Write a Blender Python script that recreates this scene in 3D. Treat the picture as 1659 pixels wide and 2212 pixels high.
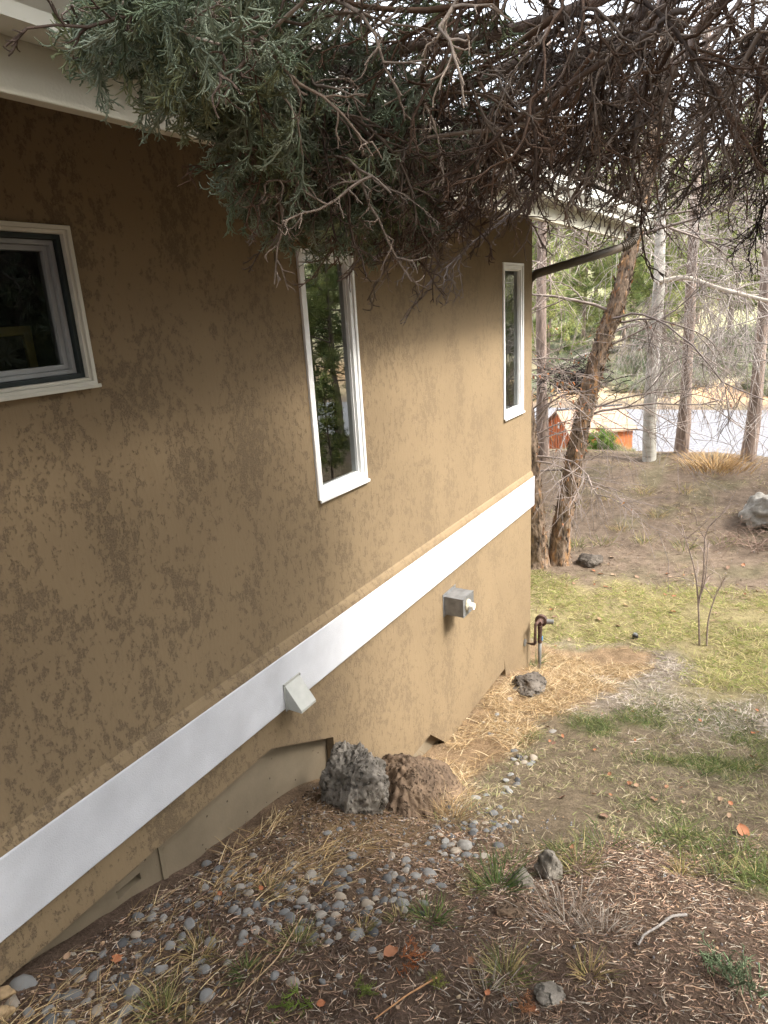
import bpy, bmesh, math, random
import numpy as np
from mathutils import Matrix, Vector

for o in list(bpy.data.objects):
    bpy.data.objects.remove(o)
rng = np.random.default_rng(11)
random.seed(5)
SC = bpy.context.scene
COL = SC.collection

# ------------------------------------------------------------------ camera
W, H, F = 1659.0, 2212.0, 1460.0           # photograph measured on this grid
CAM = np.array([2.0, 0.0, 0.0])
def _n(v):
    v = np.asarray(v, float)
    return v / np.linalg.norm(v)
def _ray(px, py):
    return np.array([px - W / 2, -(py - H / 2), -F])
_Z = -_n(_ray(1125, 5940))                  # vanishing point of the verticals
_Y = _ray(1740, 612)                        # vanishing point of the wall's length
_Y = _n(_Y - _Z * _Y.dot(_Z))
_X = np.cross(_Y, _Z)
RM = np.stack([_X, _Y, _Z])                 # world = RM @ cam
cd = bpy.data.cameras.new('camera')
cam = bpy.data.objects.new('camera', cd)
COL.objects.link(cam)
cd.sensor_fit = 'HORIZONTAL'
cd.sensor_width = 36.0
cd.lens = 36.0 * F / W
cd.clip_start = 0.05
cd.clip_end = 2000
m4 = Matrix.Identity(4)
for i in range(3):
    for j in range(3):
        m4[i][j] = RM[i, j]
    m4[i][3] = CAM[i]
cam.matrix_world = m4
SC.camera = cam

# ------------------------------------------------------------------ light
SUN_EL, SUN_AZ = math.radians(48), math.radians(82)   # azimuth from +Y towards +X
world = bpy.data.worlds.new('World')
SC.world = world
world.use_nodes = True
wn = world.node_tree
wn.nodes.clear()
sky = wn.nodes.new('ShaderNodeTexSky')
sky.sky_type = 'NISHITA'
sky.sun_disc = False
sky.sun_elevation = SUN_EL
sky.sun_rotation = SUN_AZ
sky.air_density = 1.0
sky.dust_density = 4.0
hs = wn.nodes.new('ShaderNodeHueSaturation')     # thin bright overcast: a pale sky
hs.inputs['Saturation'].default_value = 0.28
bg = wn.nodes.new('ShaderNodeBackground')
bg.inputs['Strength'].default_value = 0.15
wo = wn.nodes.new('ShaderNodeOutputWorld')
wn.links.new(sky.outputs[0], hs.inputs['Color'])
wn.links.new(hs.outputs[0], bg.inputs['Color'])
wn.links.new(bg.outputs[0], wo.inputs['Surface'])
sd = bpy.data.lights.new('sun', 'SUN')
sd.energy = 1.5
sd.angle = math.radians(12)
sd.color = (1.0, 0.94, 0.85)
sun = bpy.data.objects.new('sun', sd)
COL.objects.link(sun)
sv = Vector((math.sin(SUN_AZ) * math.cos(SUN_EL), math.cos(SUN_AZ) * math.cos(SUN_EL), math.sin(SUN_EL)))
sun.rotation_euler = sv.to_track_quat('Z', 'Y').to_euler()
SC.view_settings.view_transform = 'Standard'
SC.view_settings.look = 'None'
SC.view_settings.gamma = 1.0
SC.view_settings.exposure = 2.25
SC.render.engine = 'CYCLES'
SC.cycles.use_denoising = True
SC.cycles.max_bounces = 6
SC.cycles.transparent_max_bounces = 8

# ------------------------------------------------------------------ numeric helpers
def wray(px, py):
    return RM @ _ray(px, py)
def at(px, py, dist):
    """Point seen at (px, py), dist metres from the camera."""
    return CAM + _n(wray(px, py)) * dist
def atD(px, py, D):
    """Point seen at (px, py), D metres away measured level."""
    r = wray(px, py)
    return CAM + r * (D / math.hypot(r[0], r[1]))
def onx(px, py, x):
    r = wray(px, py)
    return CAM + r * ((x - CAM[0]) / r[0])

def _hash(ix, iy, iz):
    h = (ix.astype(np.int64) * 374761393 + iy.astype(np.int64) * 668265263 + iz.astype(np.int64) * 2147483647) & 0xffffffff
    h = ((h ^ (h >> 13)) * 1274126177) & 0xffffffff
    h = h ^ (h >> 16)
    return (h & 0xffff) / 32767.5 - 1.0
def vnoise(p):
    p = np.asarray(p, float)
    i = np.floor(p).astype(np.int64)
    f = p - i
    u = f * f * (3 - 2 * f)
    r = 0
    for dx in (0, 1):
        for dy in (0, 1):
            for dz in (0, 1):
                wgt = (u[..., 0] if dx else 1 - u[..., 0]) * (u[..., 1] if dy else 1 - u[..., 1]) * (u[..., 2] if dz else 1 - u[..., 2])
                r = r + wgt * _hash(i[..., 0] + dx, i[..., 1] + dy, i[..., 2] + dz)
    return r
def fbm(p, oct=4, gain=0.5):
    p = np.asarray(p, float)
    a, s, r = 1.0, 1.0, 0
    for k in range(oct):
        r = r + a * vnoise(p * s + 17.3 * k)
        a *= gain
        s *= 2.03
    return r
def n2(x, y, s, seed=0.0, oct=3):
    x = np.asarray(x, float)
    y = np.asarray(y, float)
    return fbm(np.stack([x * s, y * s, np.full_like(x, seed)], -1), oct)
def sstep(a, b, x):
    t = np.clip((x - a) / (b - a), 0, 1)
    return t * t * (3 - 2 * t)

# ------------------------------------------------------------------ terrain
_cp = np.array([
    (-.06, -1.0, -1.75), (-.06, .6, -2.02), (-.06, 1.11, -2.14), (-.06, 1.52, -2.26), (-.06, 2.2, -2.38), (-.06, 2.49, -2.49),
    (0, 3.28, -2.99), (0, 3.95, -3.19), (0, 5.17, -3.27), (0, 5.87, -3.55),
    (2, -3, -1.3), (2, -1, -1.47), (2, 0, -1.62), (2, 1.4, -1.86), (1.2, 1.0, -1.86), (1.1, 2.1, -2.25), (2, 3, -2.45), (.95, 3, -2.66),
    (1, 4.5, -3.12), (2, 4.5, -2.97), (2, 6, -3.36), (1, 6.2, -3.5), (3.5, 6, -3.15), (4, 3, -2.25), (5, 0, -1.4), (5, -5, -1.0),
    (0, 7.5, -3.62), (1.5, 7.5, -3.5), (3.5, 8, -3.3), (-1, 9, -3.6), (1.5, 9, -3.52), (-1.3, 10.6, -3.4), (1.5, 11, -3.3), (4, 10.5, -3.1),
    (-6, 12, -2.95), (-2, 12.4, -2.93), (-.95, 12.7, -2.9), (-.16, 12.8, -2.96), (.45, 12.9, -2.86), (1.4, 13, -2.9), (4, 13, -2.8), (8, 12, -2.6), (12, 11, -2.4),
    (-8, 16.5, -4.0), (-3, 17, -4.0), (0, 17, -4.0), (4, 17, -4.0), (10, 17, -3.9), (18, 16, -3.5),
    (-20, 22, -4.0), (-8, 22, -4.0), (0, 22, -4.0), (8, 22, -4.0), (20, 22, -3.9),
    (-20, 27, -3.8), (-8, 27, -3.9), (0, 27, -3.9), (8, 27, -3.9), (20, 27, -3.7), (-6, 33, -3.3), (0, 34, -3.2), (8, 34, -3.1),
    (0, 45, -1.8), (-25, 45, -1.5), (25, 45, -1.0), (0, 65, 1.0), (-40, 70, 2), (50, 65, 2), (0, 110, 7), (-80, 110, 8), (100, 110, 8),
    (8, 6, -2.3), (8, 0, -1.2), (14, 4, -1.7), (20, 8, -1.8), (40, 8, -1), (40, -20, 2), (-6, 5, -3.3), (-6, 0, -2.2), (-20, 5, -3.2), (-20, -20, -1), (-60, 10, -2), (10, -20, 0)])
def _tps(d2):
    return np.where(d2 > 1e-12, 0.5 * d2 * np.log(d2 + 1e-12), 0)
_wp = lambda xy: np.stack([np.asarray(xy)[..., 0], np.asarray(xy)[..., 1]], -1)
_A = _cp[:, :2]
_N = len(_A)
_K = _tps(((_A[:, None] - _A[None]) ** 2).sum(-1)) + np.eye(_N) * 0.004
_Pm = np.c_[np.ones(_N), _A]
_S = np.linalg.solve(np.block([[_K, _Pm], [_Pm.T, np.zeros((3, 3))]]), np.r_[_cp[:, 2], 0, 0, 0])
def terr0(x, y):
    x = np.atleast_1d(np.asarray(x, float))
    y = np.atleast_1d(np.asarray(y, float))
    r = _S[_N] + _S[_N + 1] * x + _S[_N + 2] * y
    for k in range(_N):
        r = r + _S[k] * _tps((x - _A[k, 0]) ** 2 + (y - _A[k, 1]) ** 2)
    return r
def roadmask(y):
    return sstep(16.3, 17.4, y) * (1 - sstep(25.6, 26.6, y))
def terr(x, y):
    z = terr0(x, y)
    x = np.atleast_1d(np.asarray(x, float))
    y = np.atleast_1d(np.asarray(y, float))
    rm = roadmask(y)
    z = z * (1 - rm) + (-4.0) * rm
    far = sstep(25, 60, y)
    z = z + (1 - rm) * (0.035 * n2(x, y, 1.3, 3.0) * sstep(-.1, .5, x + 0.6 * (y > 5.9)) + 0.012 * n2(x, y, 7.0, 5.0) + far * 0.5 * n2(x, y, .12, 9.0))
    return z
def gz(x, y):
    return float(terr(x, y)[0])
def gnd(px, py):
    """Where the sight line through (px, py) meets the terrain."""
    r = _n(wray(px, py))
    ts = np.concatenate([np.arange(.8, 8, .02), np.arange(8, 40, .1)])
    P = CAM + r * ts[:, None]
    below = P[:, 2] < terr(P[:, 0], P[:, 1])
    k = int(np.argmax(below)) if below.any() else len(ts) - 1
    return P[k]

# ------------------------------------------------------------------ mesh helpers
def fmesh(name, V, Fc, mats, smooth=False, tint=None, midx=None):
    V = np.asarray(V, np.float32)
    Fc = np.asarray(Fc, np.int32)
    me = bpy.data.meshes.new(name)
    me.vertices.add(len(V))
    me.vertices.foreach_set('co', V.ravel())
    k = Fc.shape[1]
    me.loops.add(Fc.size)
    me.loops.foreach_set('vertex_index', Fc.ravel())
    me.polygons.add(len(Fc))
    me.polygons.foreach_set('loop_start', np.arange(0, Fc.size, k, dtype=np.int32))
    me.polygons.foreach_set('loop_total', np.full(len(Fc), k, np.int32))
    if smooth:
        me.polygons.foreach_set('use_smooth', np.ones(len(Fc), bool))
    if midx is not None:
        me.polygons.foreach_set('material_index', np.asarray(midx, np.int32))
    me.update(calc_edges=True)
    if tint is not None:
        a = me.color_attributes.new('tint', 'FLOAT_COLOR', 'POINT')
        t = np.asarray(tint, np.float32)
        if t.ndim == 1:
            t = np.stack([t, t, t], -1)
        a.data.foreach_set('color', np.c_[t, np.ones(len(t), np.float32)].ravel().astype(np.float32))
    for m in (mats if isinstance(mats, (list, tuple)) else [mats]):
        me.materials.append(m)
    return me
ROOTLOC = {}
def link(name, me, parent=None):
    o = bpy.data.objects.new(name, me)
    COL.objects.link(o)
    if parent is not None:
        o.parent = parent
    return o
def tag(o, label=None, cat=None, group=None, kind=None):
    if label: o['label'] = label
    if cat: o['category'] = cat
    if group: o['group'] = group
    if kind: o['kind'] = kind
    return o
def thing(name, loc, label, cat, group=None):
    o = bpy.data.objects.new(name, None)
    o.empty_display_size = 0.1
    COL.objects.link(o)
    o.location = loc
    ROOTLOC[o.name] = np.array(loc, float)
    return tag(o, label, cat, group)
def root_of(o):
    while o.parent is not None:
        o = o.parent
    return o
class MB:
    """Collects polygons in world coordinates and links them as one mesh."""
    def __init__(s):
        s.v, s.f = [], []
    def poly(s, pts):
        k = len(s.v)
        s.v += [tuple(p) for p in pts]
        s.f.append(tuple(range(k, k + len(pts))))
    def raw(s, v, f):
        k = len(s.v)
        s.v += [tuple(p) for p in v]
        s.f += [tuple(int(i) + k for i in q) for q in f]
    def box(s, x0, x1, y0, y1, z0, z1):
        s.raw([(x0, y0, z0), (x1, y0, z0), (x1, y1, z0), (x0, y1, z0), (x0, y0, z1), (x1, y0, z1), (x1, y1, z1), (x0, y1, z1)],
              [(0, 3, 2, 1), (4, 5, 6, 7), (0, 1, 5, 4), (1, 2, 6, 5), (2, 3, 7, 6), (3, 0, 4, 7)])
    def ring(s, y0, y1, z0, z1, w, x0, x1):
        """Rectangular frame in the wall plane; x0 back, x1 front."""
        o = [(y0, z0), (y1, z0), (y1, z1), (y0, z1)]
        i = [(y0 + w, z0 + w), (y1 - w, z0 + w), (y1 - w, z1 - w), (y0 + w, z1 - w)]
        v = [(x, a, b) for x in (x0, x1) for ringp in (o, i) for a, b in ringp]
        f = []
        for k in range(4):
            n = (k + 1) % 4
            f += [(8 + k, 8 + n, 12 + n, 12 + k), (k, 4 + k, 4 + n, n), (k, n, 8 + n, 8 + k), (4 + k, 12 + k, 12 + n, 4 + n)]
        s.raw(v, f)
    def prism(s, prof, axis_pts):
        """prof: list of (x, z); extruded from y0 to y1."""
        y0, y1 = axis_pts
        n = len(prof)
        v = [(x, y0, z) for x, z in prof] + [(x, y1, z) for x, z in prof]
        f = [tuple(range(n)), tuple(range(2 * n - 1, n - 1, -1))]
        f += [(k, n + k, n + (k + 1) % n, (k + 1) % n) for k in range(n)]
        s.raw(v, f)
    def tube(s, pts, rad, sides=10, caps=True):
        pts = np.asarray(pts, float)
        rad = np.full(len(pts), rad) if np.isscalar(rad) else np.asarray(rad, float)
        v, f = tubes([(pts, rad)], sides, quads=True)
        s.raw(v, f)
        if caps:
            k = len(s.v) - len(v)
            n = len(pts)
            s.f.append(tuple(k + i for i in range(sides))[::-1])
            s.f.append(tuple(k + (n - 1) * sides + i for i in range(sides)))
    def build(s, name, m, parent=None, bevel=0, smooth=False):
        off = ROOTLOC.get(root_of(parent).name, np.zeros(3)) if parent is not None else np.zeros(3)
        me = bpy.data.meshes.new(name)
        me.from_pydata([tuple(np.asarray(p, float) - off) for p in s.v], [], s.f)
        bm = bmesh.new()
        bm.from_mesh(me)
        bmesh.ops.remove_doubles(bm, verts=bm.verts, dist=1e-5)
        bmesh.ops.recalc_face_normals(bm, faces=bm.faces)
        bm.to_mesh(me)
        bm.free()
        if smooth:
            me.polygons.foreach_set('use_smooth', np.ones(len(me.polygons), bool))
        me.materials.append(m)
        o = link(name, me, parent)
        if bevel:
            b = o.modifiers.new('bevel', 'BEVEL')
            b.width = bevel
            b.segments = 2
            b.limit_method = 'ANGLE'
        return o

def tubes(polys, sides=3, quads=False, tints=None):
    """Many tapered tubes at once. polys: list of (pts (n,3), rad (n,))."""
    groups = {}
    for i, (p, r) in enumerate(polys):
        groups.setdefault(len(p), []).append(i)
    VV, FF, TT = [], [], []
    base = 0
    for n, idx in groups.items():
        P = np.stack([np.asarray(polys[i][0], float) for i in idx])
        Rr = np.stack([np.asarray(polys[i][1], float) for i in idx])
        T = np.empty_like(P)
        T[:, 1:-1] = P[:, 2:] - P[:, :-2]
        T[:, 0] = P[:, 1] - P[:, 0]
        T[:, -1] = P[:, -1] - P[:, -2]
        T /= np.linalg.norm(T, axis=-1, keepdims=True) + 1e-9
        D = P[:, -1] - P[:, 0]
        ref = np.where((np.abs(D[:, 2:3]) < 0.8 * (np.linalg.norm(D, axis=-1, keepdims=True) + 1e-9)), np.array([[0, 0, 1.0]]), np.array([[1.0, 0, 0]]))
        U = np.cross(T, ref[:, None, :])
        U /= np.linalg.norm(U, axis=-1, keepdims=True) + 1e-9
        Vv = np.cross(T, U)
        a = np.arange(sides) * 2 * np.pi / sides
        ring = P[:, :, None, :] + Rr[:, :, None, None] * (np.cos(a)[None, None, :, None] * U[:, :, None, :] + np.sin(a)[None, None, :, None] * Vv[:, :, None, :])
        m = len(idx)
        VV.append(ring.reshape(-1, 3))
        k = np.arange(n - 1)[:, None] * sides
        j = np.arange(sides)[None]
        jn = (j + 1) % sides
        q = np.stack([k + j, k + jn, k + sides + jn, k + sides + j], -1).reshape(-1, 4)
        q = (q[None] + (np.arange(m) * n * sides)[:, None, None]).reshape(-1, 4) + base
        FF.append(q)
        if tints is not None:
            TT.append(np.repeat(np.asarray([tints[i] for i in idx]), n * sides, axis=0))
        base += m * n * sides
    V = np.concatenate(VV)
    Q = np.concatenate(FF)
    if tints is not None:
        return V, Q, np.concatenate(TT)
    return V, Q

def ribbons(base, dirv, length, width, bend, n=4, tint=None):
    """Grass blades / needles: curved tapering strips. base (m,3), dirv (m,3) unit, bend (m,3)."""
    m = len(base)
    t = np.linspace(0, 1, n)
    P = base[:, None] + dirv[:, None] * (length[:, None] * t[None])[..., None] + bend[:, None] * (t[None, :, None] ** 2) * length[:, None, None]
    side = np.cross(dirv, rng.normal(size=(m, 3)))
    side /= np.linalg.norm(side, axis=1, keepdims=True) + 1e-9
    wv = width[:, None] * np.clip(1.05 - t[None] ** 2, .12, 1)
    A = P + side[:, None] * wv[..., None] * .5
    B = P - side[:, None] * wv[..., None] * .5
    V = np.stack([A, B], 2).reshape(-1, 3)
    k = np.arange(n - 1) * 2
    q = np.stack([k, k + 1, k + 3, k + 2], -1)
    Q = (q[None] + (np.arange(m) * n * 2)[:, None, None]).reshape(-1, 4)
    if tint is None:
        return V, Q
    return V, Q, np.repeat(tint, n * 2, axis=0)

def wavy(p0, d, L, n, wob, droop=0.0, r=rng):
    """A wandering polyline."""
    pts = [np.asarray(p0, float)]
    d = _n(d)
    for k in range(n - 1):
        d = _n(d + r.normal(size=3) * wob + np.array([0, 0, -droop]))
        pts.append(pts[-1] + d * L / (n - 1))
    return np.array(pts)

# ------------------------------------------------------------------ material helpers
def newmat(name):
    m = bpy.data.materials.new(name)
    m.use_nodes = True
    nt = m.node_tree
    return m, nt, nt.nodes['Principled BSDF']
def N(nt, t, **kw):
    n = nt.nodes.new('ShaderNode' + t)
    for k, v in kw.items():
        if k in n.inputs:
            n.inputs[k].default_value = v
        else:
            setattr(n, k, v)
    return n
def L(nt, a, b):
    nt.links.new(a, b)
def ramp(nt, fac, stops):
    r = nt.nodes.new('ShaderNodeValToRGB')
    e = r.color_ramp.elements
    while len(e) < len(stops):
        e.new(0.5)
    for k, (p, c) in enumerate(stops):
        e[k].position = p
        e[k].color = (c if len(c) == 4 else (*c, 1)) if not np.isscalar(c) else (c, c, c, 1)
    L(nt, fac, r.inputs[0])
    return r
def coords(nt, kind='Object', scale=(1, 1, 1)):
    tc = N(nt, 'TexCoord')
    mp = N(nt, 'Mapping')
    mp.inputs['Scale'].default_value = scale
    L(nt, tc.outputs[kind], mp.inputs['Vector'])
    return mp.outputs[0]
def noise(nt, vec, scale, detail=4, rough=0.55):
    n = N(nt, 'TexNoise')
    n.inputs['Scale'].default_value = scale
    n.inputs['Detail'].default_value = detail
    n.inputs['Roughness'].default_value = rough
    L(nt, vec, n.inputs['Vector'])
    return n.outputs[0]
def mixc(nt, fac, a, b, mode='MIX'):
    x = nt.nodes.new('ShaderNodeMix')
    x.data_type = 'RGBA'
    x.blend_type = mode
    for s, v in ((0, fac), (6, a), (7, b)):
        if hasattr(v, 'node'):
            L(nt, v, x.inputs[s])
        else:
            x.inputs[s].default_value = v if (np.isscalar(v) or len(v) == 4) else (*v, 1)
    return x.outputs[2]
def bump(nt, h, strength, dist, bsdf, prev=None):
    b = N(nt, 'Bump')
    b.inputs['Strength'].default_value = strength
    b.inputs['Distance'].default_value = dist
    L(nt, h, b.inputs['Height'])
    if prev is not None:
        L(nt, prev, b.inputs['Normal'])
    L(nt, b.outputs[0], bsdf.inputs['Normal'])
    return b.outputs[0]
def simple(name, col, rough=0.6, metal=0.0, var=0.12, scale=8, bmp=0.0, bscale=60, spec=0.5):
    m, nt, b = newmat(name)
    v = coords(nt)
    f = noise(nt, v, scale)
    lo = tuple(c * (1 - var * 2) for c in col)
    hi = tuple(min(1, c * (1 + var * 2)) for c in col)
    r = ramp(nt, f, [(.3, lo), (.7, hi)])
    L(nt, r.outputs[0], b.inputs['Base Color'])
    b.inputs['Roughness'].default_value = rough
    b.inputs['Metallic'].default_value = metal
    b.inputs['Specular IOR Level'].default_value = spec
    if bmp:
        bump(nt, noise(nt, v, bscale, 3), bmp, .01, b)
    return m
def tintmat(name, rough=0.8, spec=0.2, transl=0.0, var=.25, scale=30, bmp=0):
    """Colour comes from the pieces' own 'tint' attribute, with a little grain."""
    m, nt, b = newmat(name)
    a = N(nt, 'Attribute', attribute_name='tint')
    f = noise(nt, coords(nt), scale, 3)
    r = ramp(nt, f, [(.25, 1 - var), (.75, 1 + var)])
    c = mixc(nt, 1.0, a.outputs['Color'], r.outputs[0], 'MULTIPLY')
    L(nt, c, b.inputs['Base Color'])
    b.inputs['Roughness'].default_value = rough
    b.inputs['Specular IOR Level'].default_value = spec
    if transl:
        tr = N(nt, 'BsdfTranslucent')
        L(nt, c, tr.inputs['Color'])
        mx = N(nt, 'MixShader')
        mx.inputs[0].default_value = transl
        L(nt, b.outputs[0], mx.inputs[1])
        L(nt, tr.outputs[0], mx.inputs[2])
        L(nt, mx.outputs[0], nt.nodes['Material Output'].inputs['Surface'])
    return m

def mat_stucco():
    m, nt, b = newmat('stucco')
    v = coords(nt)
    vs = coords(nt, 'Object', (1, 1.25, .85))
    big = noise(nt, vs, 3.4, 3, .5)                    # where the trowel left hollows at all
    med = noise(nt, vs, 23, 5, .66)                    # their ragged outlines
    fin = noise(nt, vs, 75, 4, .7)
    def madd(x, k, y):
        q = N(nt, 'Math', operation='MULTIPLY_ADD')
        L(nt, x, q.inputs[0]); q.inputs[1].default_value = k; L(nt, y, q.inputs[2])
        return q.outputs[0]
    msk = madd(big, .60, madd(fin, .60, med))
    edge = ramp(nt, msk, [(.470, 0), (.490, 1)])       # after /2.4 below
    sc_ = N(nt, 'Math', operation='MULTIPLY'); sc_.inputs[1].default_value = 1 / 2.4
    L(nt, msk, sc_.inputs[0])
    nt.links.remove(edge.inputs[0].links[0]); L(nt, sc_.outputs[0], edge.inputs[0])
    fine = noise(nt, v, 150, 4, .7)
    tone = noise(nt, v, .9, 4)
    skim = ramp(nt, tone, [(.3, (.205, .150, .090)), (.7, (.248, .182, .108))])
    hol = ramp(nt, fine, [(.34, (.115, .085, .054)), (.66, (.205, .152, .096))])
    sepx = N(nt, 'SeparateXYZ')                        # the far half was finished smoother
    L(nt, v, sepx.inputs[0])
    far_ = N(nt, 'MapRange')
    far_.inputs['From Min'].default_value = -2.5
    far_.inputs['From Max'].default_value = 2.5
    far_.inputs['To Min'].default_value = 1.0
    far_.inputs['To Max'].default_value = .35
    L(nt, sepx.outputs['Y'], far_.inputs['Value'])
    ef = N(nt, 'Math', operation='MULTIPLY')
    L(nt, edge.outputs[0], ef.inputs[0]); L(nt, far_.outputs[0], ef.inputs[1])
    c = mixc(nt, ef.outputs[0], skim.outputs[0], hol.outputs[0])
    L(nt, c, b.inputs['Base Color'])
    b.inputs['Roughness'].default_value = .93
    b.inputs['Specular IOR Level'].default_value = .15
    inv = N(nt, 'Math', operation='SUBTRACT')
    inv.inputs[0].default_value = 1
    L(nt, ef.outputs[0], inv.inputs[1])
    g = N(nt, 'Math', operation='MULTIPLY')
    L(nt, ef.outputs[0], g.inputs[0]); L(nt, fine, g.inputs[1])
    h = madd(g.outputs[0], 1.2, inv.outputs[0])
    p = bump(nt, h, .8, .0045, b)
    swirl = noise(nt, coords(nt, 'Object', (1, 3, 1)), 22, 2, .5)
    p = bump(nt, swirl, .25, .006, b, p)
    bump(nt, noise(nt, v, 320, 2, .6), .35, .0015, b, p)
    return m
def mat_glass(ior=3.0):
    m, nt, b = newmat('window_glass')
    nt.nodes.remove(b)
    fr = N(nt, 'Fresnel')
    fr.inputs['IOR'].default_value = ior
    g = N(nt, 'BsdfGlossy')
    g.inputs['Roughness'].default_value = .004
    g.inputs['Color'].default_value = (.92, .96, .95, 1)
    w = noise(nt, coords(nt), 2.2, 1)
    bp = N(nt, 'Bump')
    bp.inputs['Strength'].default_value = .05
    bp.inputs['Distance'].default_value = .02
    L(nt, w, bp.inputs['Height'])
    L(nt, bp.outputs[0], g.inputs['Normal'])
    t = N(nt, 'BsdfTransparent')
    t.inputs['Color'].default_value = (.5, .55, .53, 1)
    mx = N(nt, 'MixShader')
    L(nt, fr.outputs[0], mx.inputs[0])
    L(nt, t.outputs[0], mx.inputs[1])
    L(nt, g.outputs[0], mx.inputs[2])
    L(nt, mx.outputs[0], nt.nodes['Material Output'].inputs['Surface'])
    return m
def mat_concrete():
    m, nt, b = newmat('painted_concrete')
    v = coords(nt)
    f = noise(nt, v, 5, 5)
    r = ramp(nt, f, [(.3, (.175, .138, .09)), (.7, (.235, .188, .125))])
    vo = N(nt, 'TexVoronoi')
    vo.inputs['Scale'].default_value = 17
    L(nt, v, vo.inputs['Vector'])
    pr = ramp(nt, vo.outputs['Distance'], [(.06, 1), (.11, 0)])
    c = mixc(nt, pr.outputs[0], r.outputs[0], (.10, .075, .05))
    L(nt, c, b.inputs['Base Color'])
    b.inputs['Roughness'].default_value = .85
    inv = ramp(nt, vo.outputs['Distance'], [(.06, 0), (.11, 1)])
    p = bump(nt, inv.outputs[0], .8, .006, b)
    bump(nt, noise(nt, v, 90, 3), .2, .004, b, p)
    return m
def mat_bark(name, dark, light, sx=9, stretch=.25, depth=.03, accent=None):
    m, nt, b = newmat(name)
    v = coords(nt, 'Object', (1, 1, stretch))
    f = noise(nt, v, sx, 6, .65)
    r = ramp(nt, f, [(.34, dark), (.62, light)])
    c = r.outputs[0]
    if accent:
        k = ramp(nt, noise(nt, v, sx * .6, 4), [(.55, 0), (.66, 1)])
        c = mixc(nt, k.outputs[0], c, accent)
    L(nt, c, b.inputs['Base Color'])
    b.inputs['Roughness'].default_value = .95
    b.inputs['Specular IOR Level'].default_value = .15
    bump(nt, f, .9, depth, b)
    return m
def mat_whitebark():
    m, nt, b = newmat('white_bark')
    v = coords(nt, 'Object', (1, 1, 5))
    f = noise(nt, v, 3.2, 4, .6)
    r = ramp(nt, f, [(.30, (.07, .06, .05)), (.38, (.44, .42, .38)), (.7, (.62, .60, .55))])
    f2 = noise(nt, coords(nt), 5, 3)
    r2 = ramp(nt, f2, [(.3, (.62, .62, .58)), (.65, (1, 1, 1))])
    L(nt, mixc(nt, 1, r.outputs[0], r2.outputs[0], 'MULTIPLY'), b.inputs['Base Color'])
    b.inputs['Roughness'].default_value = .8
    bump(nt, f, .4, .01, b)
    return m
def mat_rock(name, dark, light, pit=28, pitd=.012, big=5):
    m, nt, b = newmat(name)
    v = coords(nt)
    f = noise(nt, v, big, 7, .65)
    r = ramp(nt, f, [(.3, dark), (.68, light)])
    vo = N(nt, 'TexVoronoi')
    vo.inputs['Scale'].default_value = pit
    wv = N(nt, 'Mix', data_type='VECTOR')
    wn_ = N(nt, 'TexNoise')
    wn_.inputs['Scale'].default_value = 30
    L(nt, v, wn_.inputs['Vector'])
    wv.inputs[0].default_value = .06
    L(nt, v, wv.inputs[4])
    L(nt, wn_.outputs[1], wv.inputs[5])
    L(nt, wv.outputs[1], vo.inputs['Vector'])
    pr = ramp(nt, vo.outputs['Distance'], [(.12, 0), (.42, 1)])
    dk = ramp(nt, vo.outputs['Distance'], [(.1, .55), (.4, 1)])
    L(nt, mixc(nt, 1, r.outputs[0], dk.outputs[0], 'MULTIPLY'), b.inputs['Base Color'])
    b.inputs['Roughness'].default_value = .95
    b.inputs['Specular IOR Level'].default_value = .2
    p = bump(nt, pr.outputs[0], 1.0, pitd, b)
    bump(nt, noise(nt, v, 60, 5, .7), .6, .01, b, p)
    return m
def mat_pebble():
    m, nt, b = newmat('river_pebble')
    oi = N(nt, 'ObjectInfo')
    r = ramp(nt, oi.outputs['Random'], [(0, (.065, .066, .068)), (.25, (.125, .126, .126)), (.55, (.195, .195, .19)), (.8, (.24, .235, .22)), (.93, (.31, .26, .20)), (1, (.155, .157, .157))])
    f = noise(nt, coords(nt), 60, 5, .7)
    k = ramp(nt, f, [(.3, .75), (.7, 1.2)])
    L(nt, mixc(nt, 1, r.outputs[0], k.outputs[0], 'MULTIPLY'), b.inputs['Base Color'])
    b.inputs['Roughness'].default_value = .7
    b.inputs['Specular IOR Level'].default_value = .3
    bump(nt, f, .25, .003, b)
    return m
def mat_ground():
    m, nt, b = newmat('soil_and_turf')
    a = N(nt, 'Attribute', attribute_name='tint')
    v = coords(nt)
    f1 = noise(nt, v, 9, 8, .7)
    r1 = ramp(nt, f1, [(.25, .55), (.5, 1.0), (.75, 1.5)])
    f2 = noise(nt, v, 90, 5, .75)
    r2 = ramp(nt, f2, [(.25, .45), (.5, 1.0), (.75, 1.6)])
    c = mixc(nt, 1, a.outputs['Color'], r1.outputs[0], 'MULTIPLY')
    c = mixc(nt, 1, c, r2.outputs[0], 'MULTIPLY')
    L(nt, c, b.inputs['Base Color'])
    b.inputs['Roughness'].default_value = 1
    b.inputs['Specular IOR Level'].default_value = .05
    p = bump(nt, f2, .9, .02, b)
    bump(nt, f1, .6, .05, b, p)
    return m

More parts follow.
